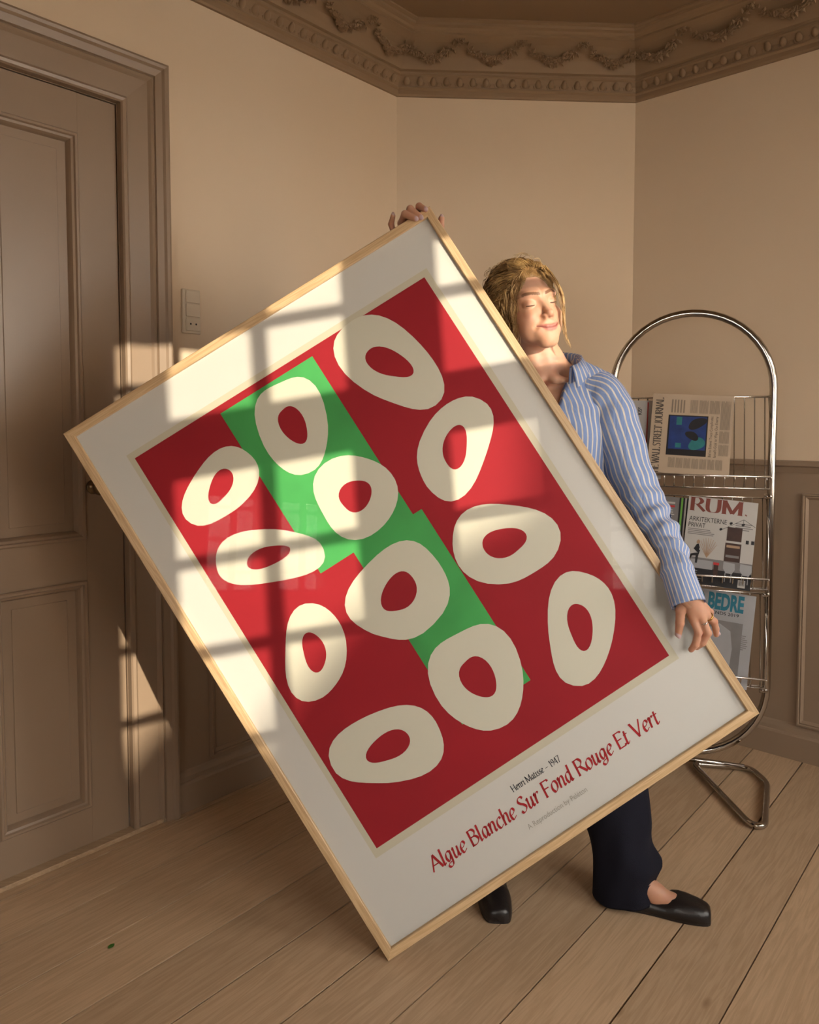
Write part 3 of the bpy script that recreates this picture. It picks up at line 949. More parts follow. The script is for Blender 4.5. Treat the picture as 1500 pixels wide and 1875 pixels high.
def paper(name, label, cat, x, zb, w, h, th, roll, lean, yb=-.082, mat=M_MAGW, group=None, bow=.004):
    """a magazine standing in a shelf: local X across, Y up the cover, Z out of the cover"""
    L = RM @ Matrix.Translation((x, yb, zb)) @ Matrix.Rotation(R(90 - lean), 4, 'X') @ Matrix.Rotation(R(roll), 4, 'Z')
    root = empty(name, mat=L); tag(root, label, cat, group)
    n = 8
    def sheet(nm, z0, z1, m, inset=0.):
        rings = []
        for k in range(n+1):
            yy = inset + (h-2*inset)*k/n
            zc = -bow*math.sin(math.pi*k/n)
            rings.append([(-w/2+inset, yy, zc+z0), (w/2-inset, yy, zc+z0), (w/2-inset, yy, zc+z1), (-w/2+inset, yy, zc+z1)])
        mb = MB().loft(rings, closed=True, cap=True); mb.f = [f for f in mb.f]
        return mb.build(nm, m, root)
    sheet('pages', .0006, th-.0006, M_PAGE, .0015)
    cover = sheet('cover', th-.0008, th, mat)
    sheet('back_cover', 0, .0008, mat)
    root['w'] = w
    del root['w']
    def zc(y): return -bow*math.sin(math.pi*max(0, min(1, y/h))) + th
    return root, cover, zc
def R4(nm, x0, x1, y0, y1, mat, parent, zc, lift=.0004, n=4, skew=0.):
    mb = MB(); vs = []
    for k in range(n+1):
        y = y0 + (y1-y0)*k/n
        vs += [(x0 + skew*(k/n), y, zc(y)+lift), (x1 + skew*(k/n), y, zc(y)+lift)]
    mb.add(vs, [[2*k, 2*k+1, 2*k+3, 2*k+2] for k in range(n)])
    return mb.build(nm, mat, parent)
def bend(o, zc, lift):
    for v in o.data.vertices: v.co.z = zc(v.co.y) + lift
    return o
GRP = None
# newspaper, folded, laid on its side: the title runs up its left edge
npr, cov, zc = paper('newspaper', 'folded pinkish broadsheet newspaper with a blue photo on the top wire shelf', 'newspaper', -.006, 1.046, .250, .268, .010, -3.0, 15, yb=-.100, mat=M_NEWS, bow=.006)
W_, H_ = .250, .268
TM = Matrix(((0, -1, 0, 0), (1, 0, 0, 0), (0, 0, 1, 0), (0, 0, 0, 1)))        # text turned to read upwards
def up_text(fn, nm, txt, xbase, y0, y1, hh, mat, lift=.0005, **kw):
    # runs along +Y from y0 to y1, baseline at x = xbase (letters grow towards -X)
    o = fn(nm, txt, y0, y1, -xbase, hh, 0, mat, cov, M=TM, **kw)
    return bend(o, zc, lift)
up_text(lettering, 'masthead', 'THE WALL STREET JOURNAL', -.090, -.012 + .0, .254, .0335, M_NINK, nib=.15, ang=0, thin=.04, serif=.07)
R4('news_photo', -.071, .052, .062, .198, M_BLACKP, cov, zc, .0004)
R4('photo_glow', -.066, .048, .083, .194, M_BLUEP, cov, zc, .0006)
bend(flat('photo_figure', [oval(.022, PH-.104, .026, .020, 20, 24)], 0, M_TEALP, cov), zc, .0008)
bend(flat('photo_figure', [oval(.006, PH-.130, .022, .013, -35, 24)], 0, M_BLACKP, cov), zc, .0009)
bend(flat('photo_figure', [oval(.020, PH-.172, .030, .016, 25, 24)], 0, M_BLACKP, cov), zc, .0008)
R4('photo_light', -.045, -.028, .165, .192, M_TEALP, cov, zc, .0008)
R4('photo_light', -.044, -.026, .088, .104, M_TEALP, cov, zc, .0008)
up_text(sans, 'headline', 'Bid to Extend Truce Complicates', .067, .062, .198, .0085, M_NINK)
up_text(sans, 'headline', "Israel's Goal to Wipe Out Enemy", .082, .062, .198, .0085, M_NINK)
def columns(x0, x1, y0, y1, nlines, along='y'):
    mb = MB()
    for k in range(nlines):
        x = x0 + (x1-x0)*(k+.5)/nlines; t = (x1-x0)/nlines*.24
        e = random.uniform(0, .15)*(y1-y0) if k % 5 == 4 else 0
        vs = []
        for q in range(4):
            y = y0 + (y1-e-y0)*q/3
            vs += [(x-t, y, zc(y)+.0004), (x+t, y, zc(y)+.0004)]
        mb.add(vs, [[2*q, 2*q+1, 2*q+3, 2*q+2] for q in range(3)])
    return mb.build('text_column', M_NGREY, cov)
for x0 in (-.062, -.038, -.014, .010, .034, .058, .082):
    columns(x0, x0+.021, .020, .054, 8)
columns(.088, .118, .068, .105, 11); columns(.088, .118, .110, .150, 11); columns(.088, .118, .155, .250, 11)
columns(.022, .050, .206, .250, 11); columns(.054, .085, .206, .250, 11); columns(-.006, .018, .206, .250, 8)
for k in range(3): 
    up_text(sans, 'headline', ('Talks Are', 'Between', 'Storage')[k] if False else 'news', -.058 + .016*k, .207, .250, .0075, M_NINK) if False else None
columns(-.066, -.020, .206, .250, 5)
# white paper with red rule behind the newspaper
kp, cov2, zc2 = paper('magazine', 'white magazine with a red rule peeking out beside the newspaper', 'magazine', -.148, 1.030, .120, .268, .004, -1.0, 15, yb=-.082, mat=M_MAGW)
sans('cover_lettering', 'KISS', -.030, -.002, .226, .013, 0, M_BLACKP, cov2, bold=.02)
bend(cov2.children[-1], zc2, .0005)
kt = cov2.children[-1]
for v in kt.data.vertices:
    x, y = v.co.x + .016, v.co.y - .232
    v.co.x, v.co.y = -.016 - y*.95 + .0, .232 + x*.95
R4('red_rule', .008, .0115, .12, .262, M_REDI, cov2, zc2)
# cover with a room and a seated figure
mg, cov, zc = paper('magazine', 'white interiors magazine with rust serif masthead and a room photo on the cover', 'magazine', .083, .686, .212, .285, .007, -5.0, 14, yb=-.088)
bend(lettering('masthead', 'RUM.', -.100, .082, .238, .062, 0, M_RUST, cov, nib=.15, ang=0, thin=.025, serif=.09), zc, .0005)
bend(sans('cover_lettering', 'ARKITEKTERNE', -.098, .018, .2035, .0155, 0, M_BLACKP, cov), zc, .0005)
bend(sans('cover_lettering', 'PRIVAT', -.098, -.046, .1835, .0155, 0, M_BLACKP, cov), zc, .0005)
def lines(nm, x0, x1, y0, y1, n, mat, cov, zc):
    mb = MB()
    for k in range(n):
        y = y1 - (y1-y0)*(k+.5)/n; t = (y1-y0)/n*.22
        xe = x1 - (x1-x0)*random.uniform(0, .3)
        mb.add([(x0, y-t, zc(y)+.0004), (xe, y-t, zc(y)+.0004), (xe, y+t, zc(y)+.0004), (x0, y+t, zc(y)+.0004)], [[0, 1, 2, 3]])
    return mb.build(nm, mat, cov)
lines('small_print', -.098, -.01, .158, .180, 4, M_GREYP, cov, zc)
lines('small_print', .045, .098, .188, .214, 4, M_GREYP, cov, zc)
R4('photo_floor', -.106, .106, 0, .052, M_BLACKP, cov, zc, .0004)
R4('photo_wall', -.106, .106, .052, .085, M_GREYP, cov, zc, .0004)
R4('photo_bench', -.080, -.012, .050, .078, M_LGREY, cov, zc, .0006)
R4('photo_frame', .022, .067, .152, .197, M_BROWNP, cov, zc, .0006)
R4('photo_shelf', .020, .068, .085, .145, M_BROWNP, cov, zc, .0006)
R4('photo_shelf', .024, .064, .130, .138, M_TAN, cov, zc, .0008)
R4('photo_shelf', .024, .064, .098, .106, M_GREYP, cov, zc, .0008)
R4('photo_stool', -.010, .008, .068, .076, M_REDI, cov, zc, .0008)
R4('photo_stool', -.008, .006, .035, .068, M_BROWNP, cov, zc, .0008)
for cx in (.038, .088):
    pts_ = [(cx-.018, .082), (cx+.016, .080), (cx+.018, .060), (cx+.010, .046), (cx-.008, .046), (cx-.018, .060)]
    o = flat('photo_chair', [pts_], 0, M_LGREY, cov); bend(o, zc, .0010)
    for dx in (-.010, .008): R4('photo_chair_leg', cx+dx-.0012, cx+dx+.0012, .018, .048, M_LGREY, cov, zc, .0009)
o = flat('photo_figure', [[(-.074, .112), (-.066, .128), (-.060, .130), (-.056, .118), (-.060, .100), (-.070, .098), (-.082, .094), (-.086, .078), (-.082, .078), (-.077, .088), (-.066, .090), (-.066, .066), (-.060, .066), (-.058, .090), (-.054, .110)]], 0, M_BLACKP, cov); bend(o, zc, .0010)
o = flat('photo_figure', [oval(-.062, PH-.136, .0055, .0065, 0, 12)], 0, M_TAN, cov); bend(o, zc, .0011)
for k in range(9):
    a = R(-60 + 15*k)
    o = flat('photo_branch', [[(-.0335, .088), (-.0315, .088), (-.0315 + .045*math.sin(a)*.7, .115 + .038*math.cos(a)), (-.0325 + .045*math.sin(a)*.7, .115 + .038*math.cos(a))]], 0, M_TAN, cov); bend(o, zc, .0008)
for (p0, p1) in (((.000, .182), (.068, .226)), ((.068, .226), (.104, .205)), ((.0675, .226), (.0675, .214))):
    d = Vector((p1[0]-p0[0], p1[1]-p0[1])).normalized(); n_ = Vector((-d.y, d.x))*.0006
    o = flat('photo_lamp_arm', [[(p0[0]-n_.x, p0[1]-n_.y), (p1[0]-n_.x, p1[1]-n_.y), (p1[0]+n_.x, p1[1]+n_.y), (p0[0]+n_.x, p0[1]+n_.y)]], 0, M_BLACKP, cov); bend(o, zc, .0008)
for cx, cy, rr in ((.0675, .209, .0055), (.031, .209, .005), (.002, .186, .005)):
    o = flat('photo_lamp', [oval(cx, PH-cy, rr, rr*.8, 30, 12)], 0, M_BLACKP, cov); bend(o, zc, .0009)
for x0 in (.080, .096): R4('photo_frame', x0, x0+.009, .148, .160, M_BLACKP, cov, zc, .0006)
R4('barcode', .068, .090, .006, .030, M_MAGW, cov, zc, .0006)
for k in range(7): R4('barcode_bar', .071+.0026*k, .0722+.0026*k, .012, .027, M_BLACKP, cov, zc, .0008)
lines('small_print', -.100, -.040, .006, .044, 6, M_LGREY, cov, zc)
# second magazine behind it
md, cov, zc = paper('magazine', 'grey magazine with lime and black striped edge behind the interiors magazine', 'magazine', -.105, .690, .180, .285, .006, -4.0, 14, yb=-.078, mat=M_GREYP)
for k, m_ in enumerate((M_BLACKP, M_LIME, M_BLACKP, M_MAGW, M_BLACKP)):
    R4('edge_stripe', .058 + .006*k, .0635 + .006*k, 0, .285, m_, cov, zc, .0004)
R4('cover_lettering', .012, .045, .262, .268, M_MAGW, cov, zc); R4('cover_lettering', .010, .045, .250, .257, M_REDI, cov, zc)
lines('small_print', .010, .050, .215, .245, 4, M_MAGW, cov, zc)
# bottom shelf
mb_, cov, zc = paper('magazine', 'pale grey magazine with teal capital masthead on the lowest wire shelf', 'magazine', .080, .366, .212, .300, .007, -5.5, 14, yb=-.088, mat=M_LGREY)
bend(sans('masthead', 'BO BEDRE', -.100, .072, .241, .050, 0, M_TEALI, cov, bold=.045), zc, .0005)
bend(sans('cover_lettering', 'BOLIGTRENDS 2019', -.090, .060, .2235, .0098, 0, M_BLACKP, cov, bold=.01), zc, .0005)
R4('photo_arch', -.050, .075, .01, .205, M_GREYP, cov, zc, .0004)
o = flat('photo_arch', [[(-.035, .012), (.045, .012), (.050, .12), (.040, .175), (.005, .195), (-.030, .175)]], 0, M_LGREY, cov); bend(o, zc, .0007)
R4('photo_stone', .000, .050, .022, .045, M_BLACKP, cov, zc, .0009)
lines('small_print', .052, .096, .120, .170, 8, M_GREYP, cov, zc)

# --- a scrap of leaf on the floor
lf = MB(); vs = []
for k in range(9):
    t = k/8; wd_ = .0065*math.sin(math.pi*min(1, t*.96+.04))**.7
    vs += [(-.009+.018*t, -wd_, .0012+.001*t), (-.009+.018*t, 0, .0006), (-.009+.018*t, wd_, .0014)]
lf.add(vs, [f for k in range(8) for f in ([3*k, 3*k+3, 3*k+4, 3*k+1], [3*k+1, 3*k+4, 3*k+5, 3*k+2])])
lo = lf.build('leaf_scrap', plain('leaf_green', (.05, .16, .02), .5)); lo.location = (-.694, 1.706, 0); lo.rotation_euler = (0, 0, R(70))
tag(lo, 'tiny green leaf scrap lying on the floor boards', 'leaf')
# ================================================================== the person
# distance fields on a grid, meshed with surface nets
def surface_nets(fn, lo, hi, h):
    lo = np.array(lo, dtype=np.float32); hi = np.array(hi, dtype=np.float32)
    n = np.ceil((hi - lo)/h).astype(int) + 1
    ax = [lo[i] + h*np.arange(n[i], dtype=np.float32) for i in range(3)]
    X, Y, Z = np.meshgrid(*ax, indexing='ij')
    V = fn(X, Y, Z).astype(np.float32)
    s = V < 0
    cnt = np.zeros(tuple(n-1), dtype=np.int8)
    for a in (0, 1):
        for b in (0, 1):
            for c in (0, 1):
                cnt += s[a:n[0]-1+a, b:n[1]-1+b, c:n[2]-1+c]
    mask = (cnt > 0) & (cnt < 8)
    cells = np.argwhere(mask)
    idx = -np.ones(mask.shape, dtype=np.int64); idx[mask] = np.arange(len(cells))
    acc = np.zeros((len(cells), 3)); num = np.zeros(len(cells))
    for axis in range(3):
        o1, o2 = [k for k in range(3) if k != axis]
        for b in (0, 1):
            for c in (0, 1):
                o = np.zeros(3, dtype=int); o[o1] = b; o[o2] = c
                e = o.copy(); e[axis] = 1
                i0 = cells + o; i1 = cells + e
                v0 = V[i0[:, 0], i0[:, 1], i0[:, 2]]; v1 = V[i1[:, 0], i1[:, 1], i1[:, 2]]
                cr = (v0 < 0) != (v1 < 0)
                t = np.where(cr, v0/np.where(v0 == v1, 1, v0 - v1), 0)
                p = np.tile(o.astype(float), (len(cells), 1)); p[:, axis] = t
                acc += np.where(cr[:, None], p, 0); num += cr
    verts = lo + h*(cells + acc/num[:, None])
    faces = []
    for axis in range(3):
        o1, o2 = ((1, 2), (2, 0), (0, 1))[axis]
        sl0 = [slice(None)]*3; sl1 = [slice(None)]*3
        sl0[axis] = slice(0, -1); sl1[axis] = slice(1, None)
        ch = s[tuple(sl0)] != s[tuple(sl1)]
        e = np.argwhere(ch)
        ok = (e[:, o1] > 0) & (e[:, o2] > 0) & (e[:, o1] < n[o1]-1) & (e[:, o2] < n[o2]-1)
        e = e[ok]
        q = []
        for d1, d2 in ((-1, -1), (0, -1), (0, 0), (-1, 0)):
            c = e.copy(); c[:, o1] += d1; c[:, o2] += d2
            q.append(idx[c[:, 0], c[:, 1], c[:, 2]])
        q = np.stack(q, 1)
        inside = s[e[:, 0], e[:, 1], e[:, 2]]
        q[~inside] = q[~inside][:, ::-1]
        faces.append(q)
    return verts, np.concatenate(faces)
def smin(a, b, k):
    h = np.clip(.5 + .5*(b - a)/k, 0, 1)
    return b*(1-h) + a*h - k*h*(1-h)
def smax(a, b, k): return -smin(-a, -b, k)
def ell(P, c, r):
    x, y, z = P[0]-c[0], P[1]-c[1], P[2]-c[2]
    k0 = np.sqrt((x/r[0])**2 + (y/r[1])**2 + (z/r[2])**2)
    k1 = np.sqrt((x/r[0]**2)**2 + (y/r[1]**2)**2 + (z/r[2]**2)**2) + 1e-9
    return k0*(k0-1)/k1
def cap(P, a, b, ra, rb=None):
    rb = ra if rb is None else rb
    bx, by, bz = b[0]-a[0], b[1]-a[1], b[2]-a[2]
    x, y, z = P[0]-a[0], P[1]-a[1], P[2]-a[2]
    t = np.clip((x*bx + y*by + z*bz)/(bx*bx+by*by+bz*bz), 0, 1)
    return np.sqrt((x-t*bx)**2 + (y-t*by)**2 + (z-t*bz)**2) - (ra + (rb-ra)*t)
def chain(P, pts, rs, k=.006):
    d = None
    for i in range(len(pts)-1):
        c = cap(P, pts[i], pts[i+1], rs[i], rs[i+1])
        d = c if d is None else smin(d, c, k)
    return d
def seg_dist(v, pts):
    d = np.full(len(v), 9.)
    for i in range(len(pts)-1):
        d = np.minimum(d, cap((v[:, 0], v[:, 1], v[:, 2]), pts[i], pts[i+1], 0., 0.))
    return d

def m_skin():
    m, nt, b = new_mat('skin')
    at_ = N(nt, 'ShaderNodeAttribute', attribute_name='tint')
    no = N(nt, 'ShaderNodeTexNoise'); no.inputs['Scale'].default_value = 60; no.inputs['Detail'].default_value = 3
    tc = N(nt, 'ShaderNodeTexCoord'); nt.links.new(tc.outputs['Object'], no.inputs['Vector'])
    mx = N(nt, 'ShaderNodeMix', data_type='RGBA', blend_type='MULTIPLY'); mx.inputs[0].default_value = .12
    nt.links.new(at_.outputs['Color'], mx.inputs[6]); nt.links.new(no.outputs['Fac'], mx.inputs[7])
    nt.links.new(mx.outputs[2], b.inputs['Base Color'])
    b.inputs['Roughness'].default_value = .48
    b.inputs['Specular IOR Level'].default_value = .35
    b.inputs['Subsurface Weight'].default_value = .25
    b.inputs['Subsurface Radius'].default_value = (.010, .004, .002)
    b.inputs['Subsurface Scale'].default_value = .6
    return m
M_SKIN = m_skin()
SKIN = np.array((.60, .335, .225)); LIP = np.array((.50, .19, .16)); BROW = np.array((.13, .062, .03)); NAIL = np.array((.56, .40, .42)); BLUSH = np.array((.58, .24, .16))

PERSON_AT = Vector((.40, 1.93, 0))
person = empty('person', PERSON_AT)
tag(person, 'smiling person with closed eyes in blue striped shirt and dark trousers holding the poster', 'person')
POFF = PERSON_AT
FMn = np.array(FM)
def fl(u, v, w):                              # frame coordinates -> world
    return FM @ Vector((u, PH - v, w))

# ------------------------------------------------------------------ head
yaw, pit, rol = R(21), R(7), R(12)
hf = Vector((math.sin(yaw)*math.cos(pit), -math.cos(yaw)*math.cos(pit), math.sin(pit)))
hu = Vector((-math.sin(rol), 0, math.cos(rol))); hu = (hu - hf*hu.dot(hf)).normalized()
hr = hf.cross(hu)
HS = .97
HEYE = Vector((.326, 1.885, 1.516))
HO = HEYE - hf*.080*HS
HR = np.array([[hr[i], hf[i], hu[i]] for i in range(3)])          # local -> world (unscaled)
def h2w(v): return (np.asarray(v)*HS) @ HR.T + np.array(HO)
def w2h(p): return ((np.asarray(p, dtype=float) - np.array(HO)) @ HR)/HS
NB = (.347, 1.992, 1.36)                      # neck base, world

def torso_field(W, grow=0.):
    Y = (W[1] - 2.0)*1.5
    Q = (W[0], Y, W[2])
    d = cap(Q, (.285, 0, 1.19), (.405, 0, 1.19), .135)
    d = smin(d, cap(Q, (.30, 0, 1.0), (.40, 0, 1.0), .125), .09)
    d = smin(d, cap(Q, (.28, 0, .84), (.43, 0, .84), .135), .09)
    d = smin(d, cap(Q, (.35, -.005, 1.345), (.500, -.012, 1.297), .044, .050), .05)
    d = smin(d, cap(Q, (.34, -.005, 1.350), (.190, -.012, 1.310), .044, .050), .05)
    return d*.8 - grow
def head_field(P):
    mx = (np.abs(P[0]), P[1], P[2])           # mirrored
    d = ell(P, (0, -.018, .028), (.073, .094, .083))
    d = smin(d, ell(P, (0, .020, -.032), (.0565, .066, .074)), .03)
    d = smin(d, cap(mx, (.0435, .004, -.042), (.013, .066, -.1000), .014, .011), .028)
    d = smin(d, ell(P, (0, .072, -.1015), (.018, .016, .0145)), .022)
    d = smin(d, ell(mx, (.037, .057, -.036), (.025, .022, .021)), .02)
    d = smin(d, cap(mx, (.010, .079, .019), (.047, .064, .020), .010, .008), .016)
    d = smax(d, -ell(mx, (.031, .095, -.001), (.020, .0155, .0120)), .010)
    d = smin(d, ell(mx, (.0315, .0665, -.002), (.0165, .0145, .0135)), .005)
    d = smin(d, cap(P, (0, .078, .008), (0, .101, -.034), .0060, .0090), .012)
    d = smin(d, ell(P, (0, .1035, -.037), (.0095, .0095, .0085)), .006)
    d = smin(d, ell(mx, (.0120, .0920, -.0415), (.0066, .0095, .0066)), .006)
    d = smax(d, -ell(mx, (.0060, .0985, -.0485), (.0034, .0050, .0030)), .003)
    d = smin(d, ell(mx, (.034, .048, -.066), (.022, .022, .022)), .02)
    d = smin(d, ell(P, (0, .077, -.071), (.034, .0170, .024)), .022)
    # smile folds
    d = smax(d, -cap(mx, (.0200, .0945, -.0455), (.0370, .0825, -.0640), .0016, .0010), .012)
    # lips
    up = smin(cap(mx, (.0010, .0945, -.0675), (.0110, .0925, -.0665), .0036, .0032), cap(mx, (.0110, .0925, -.0665), (.0290, .0795, -.0610), .0032, .0014), .004)
    lo_ = smin(cap(mx, (.0, .0925, -.0755), (.0110, .0905, -.0740), .0047, .0041), cap(mx, (.0110, .0905, -.0740), (.0285, .0795, -.0620), .0041, .0014), .004)
    d = smin(d, up, .004); d = smin(d, lo_, .004)
    line = smin(cap(mx, (0, .1000, -.0713), (.0140, .0965, -.0700), .0016, .0016), cap(mx, (.0140, .0965, -.0700), (.0315, .0810, -.0610), .0016, .0014), .002)
    d = smax(d, -line, .0035)
    d = smin(d, ell(mx, (.074, -.010, -.012), (.007, .018, .028)), .008)
    return d*HS
def skin_field(P, W):
    d = head_field(P)
    a = w2h((.345, 1.990, 1.40)); 
    n1 = cap(W, tuple(h2w((0, -.020, -.045))), (.347, 1.992, 1.375), .045, .046)
    n1 = smin(n1, cap(W, tuple(h2w((.030, -.005, -.07))), (.335, 1.945, 1.335), .014, .012), .03)
    n1 = smin(n1, cap(W, tuple(h2w((-.040, -.012, -.05))), (.362, 1.945, 1.335), .013, .011), .025)
    t = torso_field(W, -.012)
    t = smin(t, cap(W, (.347, 1.99, 1.385), (.45, 1.99, 1.312), .036, .018), .03)
    t = smin(t, cap(W, (.347, 1.99, 1.385), (.245, 1.99, 1.315), .036, .018), .03)
    t = smin(t, cap(W, (.370, 1.930, 1.325), (.440, 1.950, 1.328), .008, .006), .015)
    t = smin(t, cap(W, (.325, 1.930, 1.325), (.250, 1.950, 1.328), .008, .006), .015)
    n1 = smin(n1, t, .030)
    return smin(d, n1, .018)
def f_head(X, Y, Z):
    W = [HO[i] + HS*(HR[i, 0]*X + HR[i, 1]*Y + HR[i, 2]*Z) for i in range(3)]
    return skin_field((X, Y, Z), W)
def f_chest(X, Y, Z):
    D = (X-HO[0], Y-HO[1], Z-HO[2])
    P = [(D[0]*HR[0, i] + D[1]*HR[1, i] + D[2]*HR[2, i])/HS for i in range(3)]
    return skin_field(P, (X, Y, Z))
BV, BF, BC = [], [], []
def add_body(v, f, c):
    n = sum(len(x) for x in BV)
    BV.append(v); BF.append(f + n); BC.append(c)
hv, hfc = surface_nets(f_head, (-.090, -.125, -.150), (.090, .125, .125), .0016)
# colour of lips, brows, cheeks
col = np.tile(SKIN, (len(hv), 1))
mv = hv.copy(); mv[:, 0] = np.abs(mv[:, 0])
def paint(mask, c):
    m_ = np.clip(mask, 0, 1)[:, None]
    col[:] = col*(1-m_) + c*m_
paint(.38*np.exp(-((mv[:, 0]-.040)**2/.0004 + (mv[:, 2]+.034)**2/.00030))*(hv[:, 1] > .02), BLUSH)
paint(.30*np.exp(-(hv[:, 0]**2/.00020 + (hv[:, 2]+.038)**2/.00010))*(hv[:, 1] > .08), BLUSH)
dl = seg_dist(mv, [(0, .098, -.0675), (.011, .096, -.0665), (.0285, .0805, -.0612)])
dl2 = seg_dist(mv, [(0, .096, -.0752), (.011, .094, -.0738), (.0280, .0805, -.0620)])
paint(np.clip((.0056 - np.minimum(dl, dl2*.92))/.0022, 0, 1)*(1-np.clip((mv[:, 0]-.022)/.010, 0, 1)), LIP)
dm = seg_dist(mv, [(0, .0975, -.0713), (.0140, .0945, -.0700), (.0310, .0795, -.0612)])
paint(.8*np.clip((.0026 - dm)/.0012, 0, 1), np.array((.22, .06, .05)))  # shade of the mouth slit painted as a dark line between the lips
db = seg_dist(mv, [(.013, .090, .0175), (.030, .085, .0245), (.042, .074, .0235), (.051, .062, .0170)])
paint(.85*np.clip((.0075 - db)/.0028, 0, 1)*(np.abs(mv[:, 2] - (.0185 + .0055*np.sin(np.clip((mv[:, 0]-.013)/.038, 0, 1)*math.pi*.8))) < .0042), BROW)
add_body(h2w(hv), hfc, col)
cv, cf = surface_nets(f_chest, (.19, 1.86, 1.14), (.52, 2.10, 1.425), .0042)
keep = w2h(cv)[:, 2] < -.142
fk = keep[cf].any(axis=1)
add_body(cv, cf[fk], np.tile(SKIN, (len(cv), 1)))

# ------------------------------------------------------------------ hands, in the frame's own coordinates
def hand(chains, palm, nails, lo, hi, h=.0013):
    def f(X, Y, Z):
        P = (X, Y, Z); d = None
        for a, b, ra, rb in palm:
            c = cap(P, a, b, ra, rb); d = c if d is None else smin(d, c, .010)
        for pts, rs in chains:
            d = smin(d, chain(P, pts, rs, .003), .0035)
        for nc, nr in nails:
            d = smin(d, ell(P, nc, nr), .001)
        return d
    v, f_ = surface_nets(f, lo, hi, h)
    c = np.tile(SKIN*np.array((.98, .94, .94)), (len(v), 1))
    for pts, rs in chains:                    # knuckles a little redder
        for p in pts[1:-1]:
            m_ = .30*np.exp(-((v-np.array(p))**2).sum(1)/.00010)[:, None]
            c = c*(1-m_) + BLUSH*m_
    for nc, nr in nails:
        q = np.sqrt((((v-np.array(nc))/(np.array(nr)*1.12))**2).sum(1))
        m_ = np.clip((1.25-q)/.25, 0, 1)[:, None]
        c = c*(1-m_) + NAIL*m_
    w = v.copy(); w[:, 1] = PH - w[:, 1]
    w = w @ FMn[:3, :3].T + FMn[:3, 3]
    return w, f_[:, ::-1], c
# her left hand, resting over the right rail (u, v, w)
LW = (1.021, 1.088, .050)
lch = [
 ([(1.004, 1.140, .034), (.9955, 1.178, .0300), (.977, 1.200, .020), (.9645, 1.2085, .0095)], [.0098, .0086, .0078, .0066]),
 ([(1.019, 1.150, .036), (1.013, 1.190, .0310), (.993, 1.206, .020), (.9785, 1.2110, .0095)], [.0100, .0088, .0080, .0066]),
 ([(1.033, 1.154, .028), (1.0455, 1.184, .0080), (1.0440, 1.206, -.008), (1.0400, 1.2215, -.018)], [.0096, .0084, .0076, .0064]),
 ([(1.044, 1.148, .014), (1.0560, 1.168, -.012), (1.0530, 1.184, -.026), (1.0490, 1.195, -.034)], [.0088, .0074, .0068, .0060]),
 ([(1.008, 1.098, .044), (.9890, 1.112, .0340), (.9735, 1.138, .0250), (.9585, 1.1625, .0115)], [.0120, .0112, .0098, .0078])]
lpalm = [((1.028, 1.066, .026), (1.016, 1.100, .043), .017, .018), ((1.014, 1.098, .046), (1.004, 1.140, .034), .014, .0105), ((1.020, 1.098, .047), (1.019, 1.150, .036), .014, .0110),
         ((1.025, 1.098, .045), (1.033, 1.154, .028), .013, .0105), ((1.029, 1.100, .040), (1.044, 1.148, .016), .012, .0095)]
lnails = [((.9560, 1.1635, .0165), (.0052, .0078, .0042)), ((1.0455, 1.2210, -.0155), (.0040, .0060, .0045))]
a_, b_, c_ = hand(lch, lpalm, lnails, (.93, 1.045, -.055), (1.085, 1.235, .085))
add_body(a_, b_, c_)
# her right hand, fingers over the top rail from behind
rch = [
 ([(.9985, .036, -.064), (.9965, -.0125, -.049), (1.0000, -.0145, -.006), (1.0045, .0045, .0095)], [.0100, .0090, .0084, .0070]),
 ([(.9760, .032, -.068), (.9715, -.0200, -.050), (.9770, -.0185, .000), (.9845, .0155, .0100)], [.0102, .0092, .0086, .0070]),
 ([(.9540, .034, -.068), (.9500, -.0165, -.050), (.9590, -.0150, .000), (.9720, .0110, .0100)], [.0100, .0090, .0084, .0070]),
 ([(.9330, .040, -.062), (.9215, -.0030, -.053), (.9255, -.0240, -.038), (.9370, -.0330, -.020)], [.0088, .0076, .0070, .0060]),
 ([(.9850, .085, -.072), (1.0080, .060, -.058), (1.0260, .043, -.046), (1.0370, .0300, -.036)], [.0120, .0108, .0092, .0074])]
rpalm = [((.955, .135, -.090), (.9985, .036, -.064), .016, .0105), ((.955, .135, -.090), (.9760, .032, -.068), .016, .0110), ((.955, .135, -.090), (.9540, .034, -.068), .016, .0105),
         ((.953, .135, -.090), (.9330, .040, -.062), .015, .0095), ((.960, .125, -.086), (.9850, .085, -.072), .015, .012), ((.955, .165, -.098), (.955, .130, -.090), .020, .019)]
rnails = [((1.0055, .0065, .0138), (.0042, .0058, .0030)), ((.9855, .0180, .0142), (.0044, .0062, .0030)), ((.9735, .0138, .0142), (.0042, .0060, .0030)),
          ((.9395, -.0360, -.0165), (.0038, .0045, .0040)), ((1.0400, .0262, -.0330), (.0040, .0050, .0040))]
a_, b_, c_ = hand(rch, rpalm, rnails, (.895, -.055, -.125), (1.060, .180, .030))
add_body(a_, b_, c_)

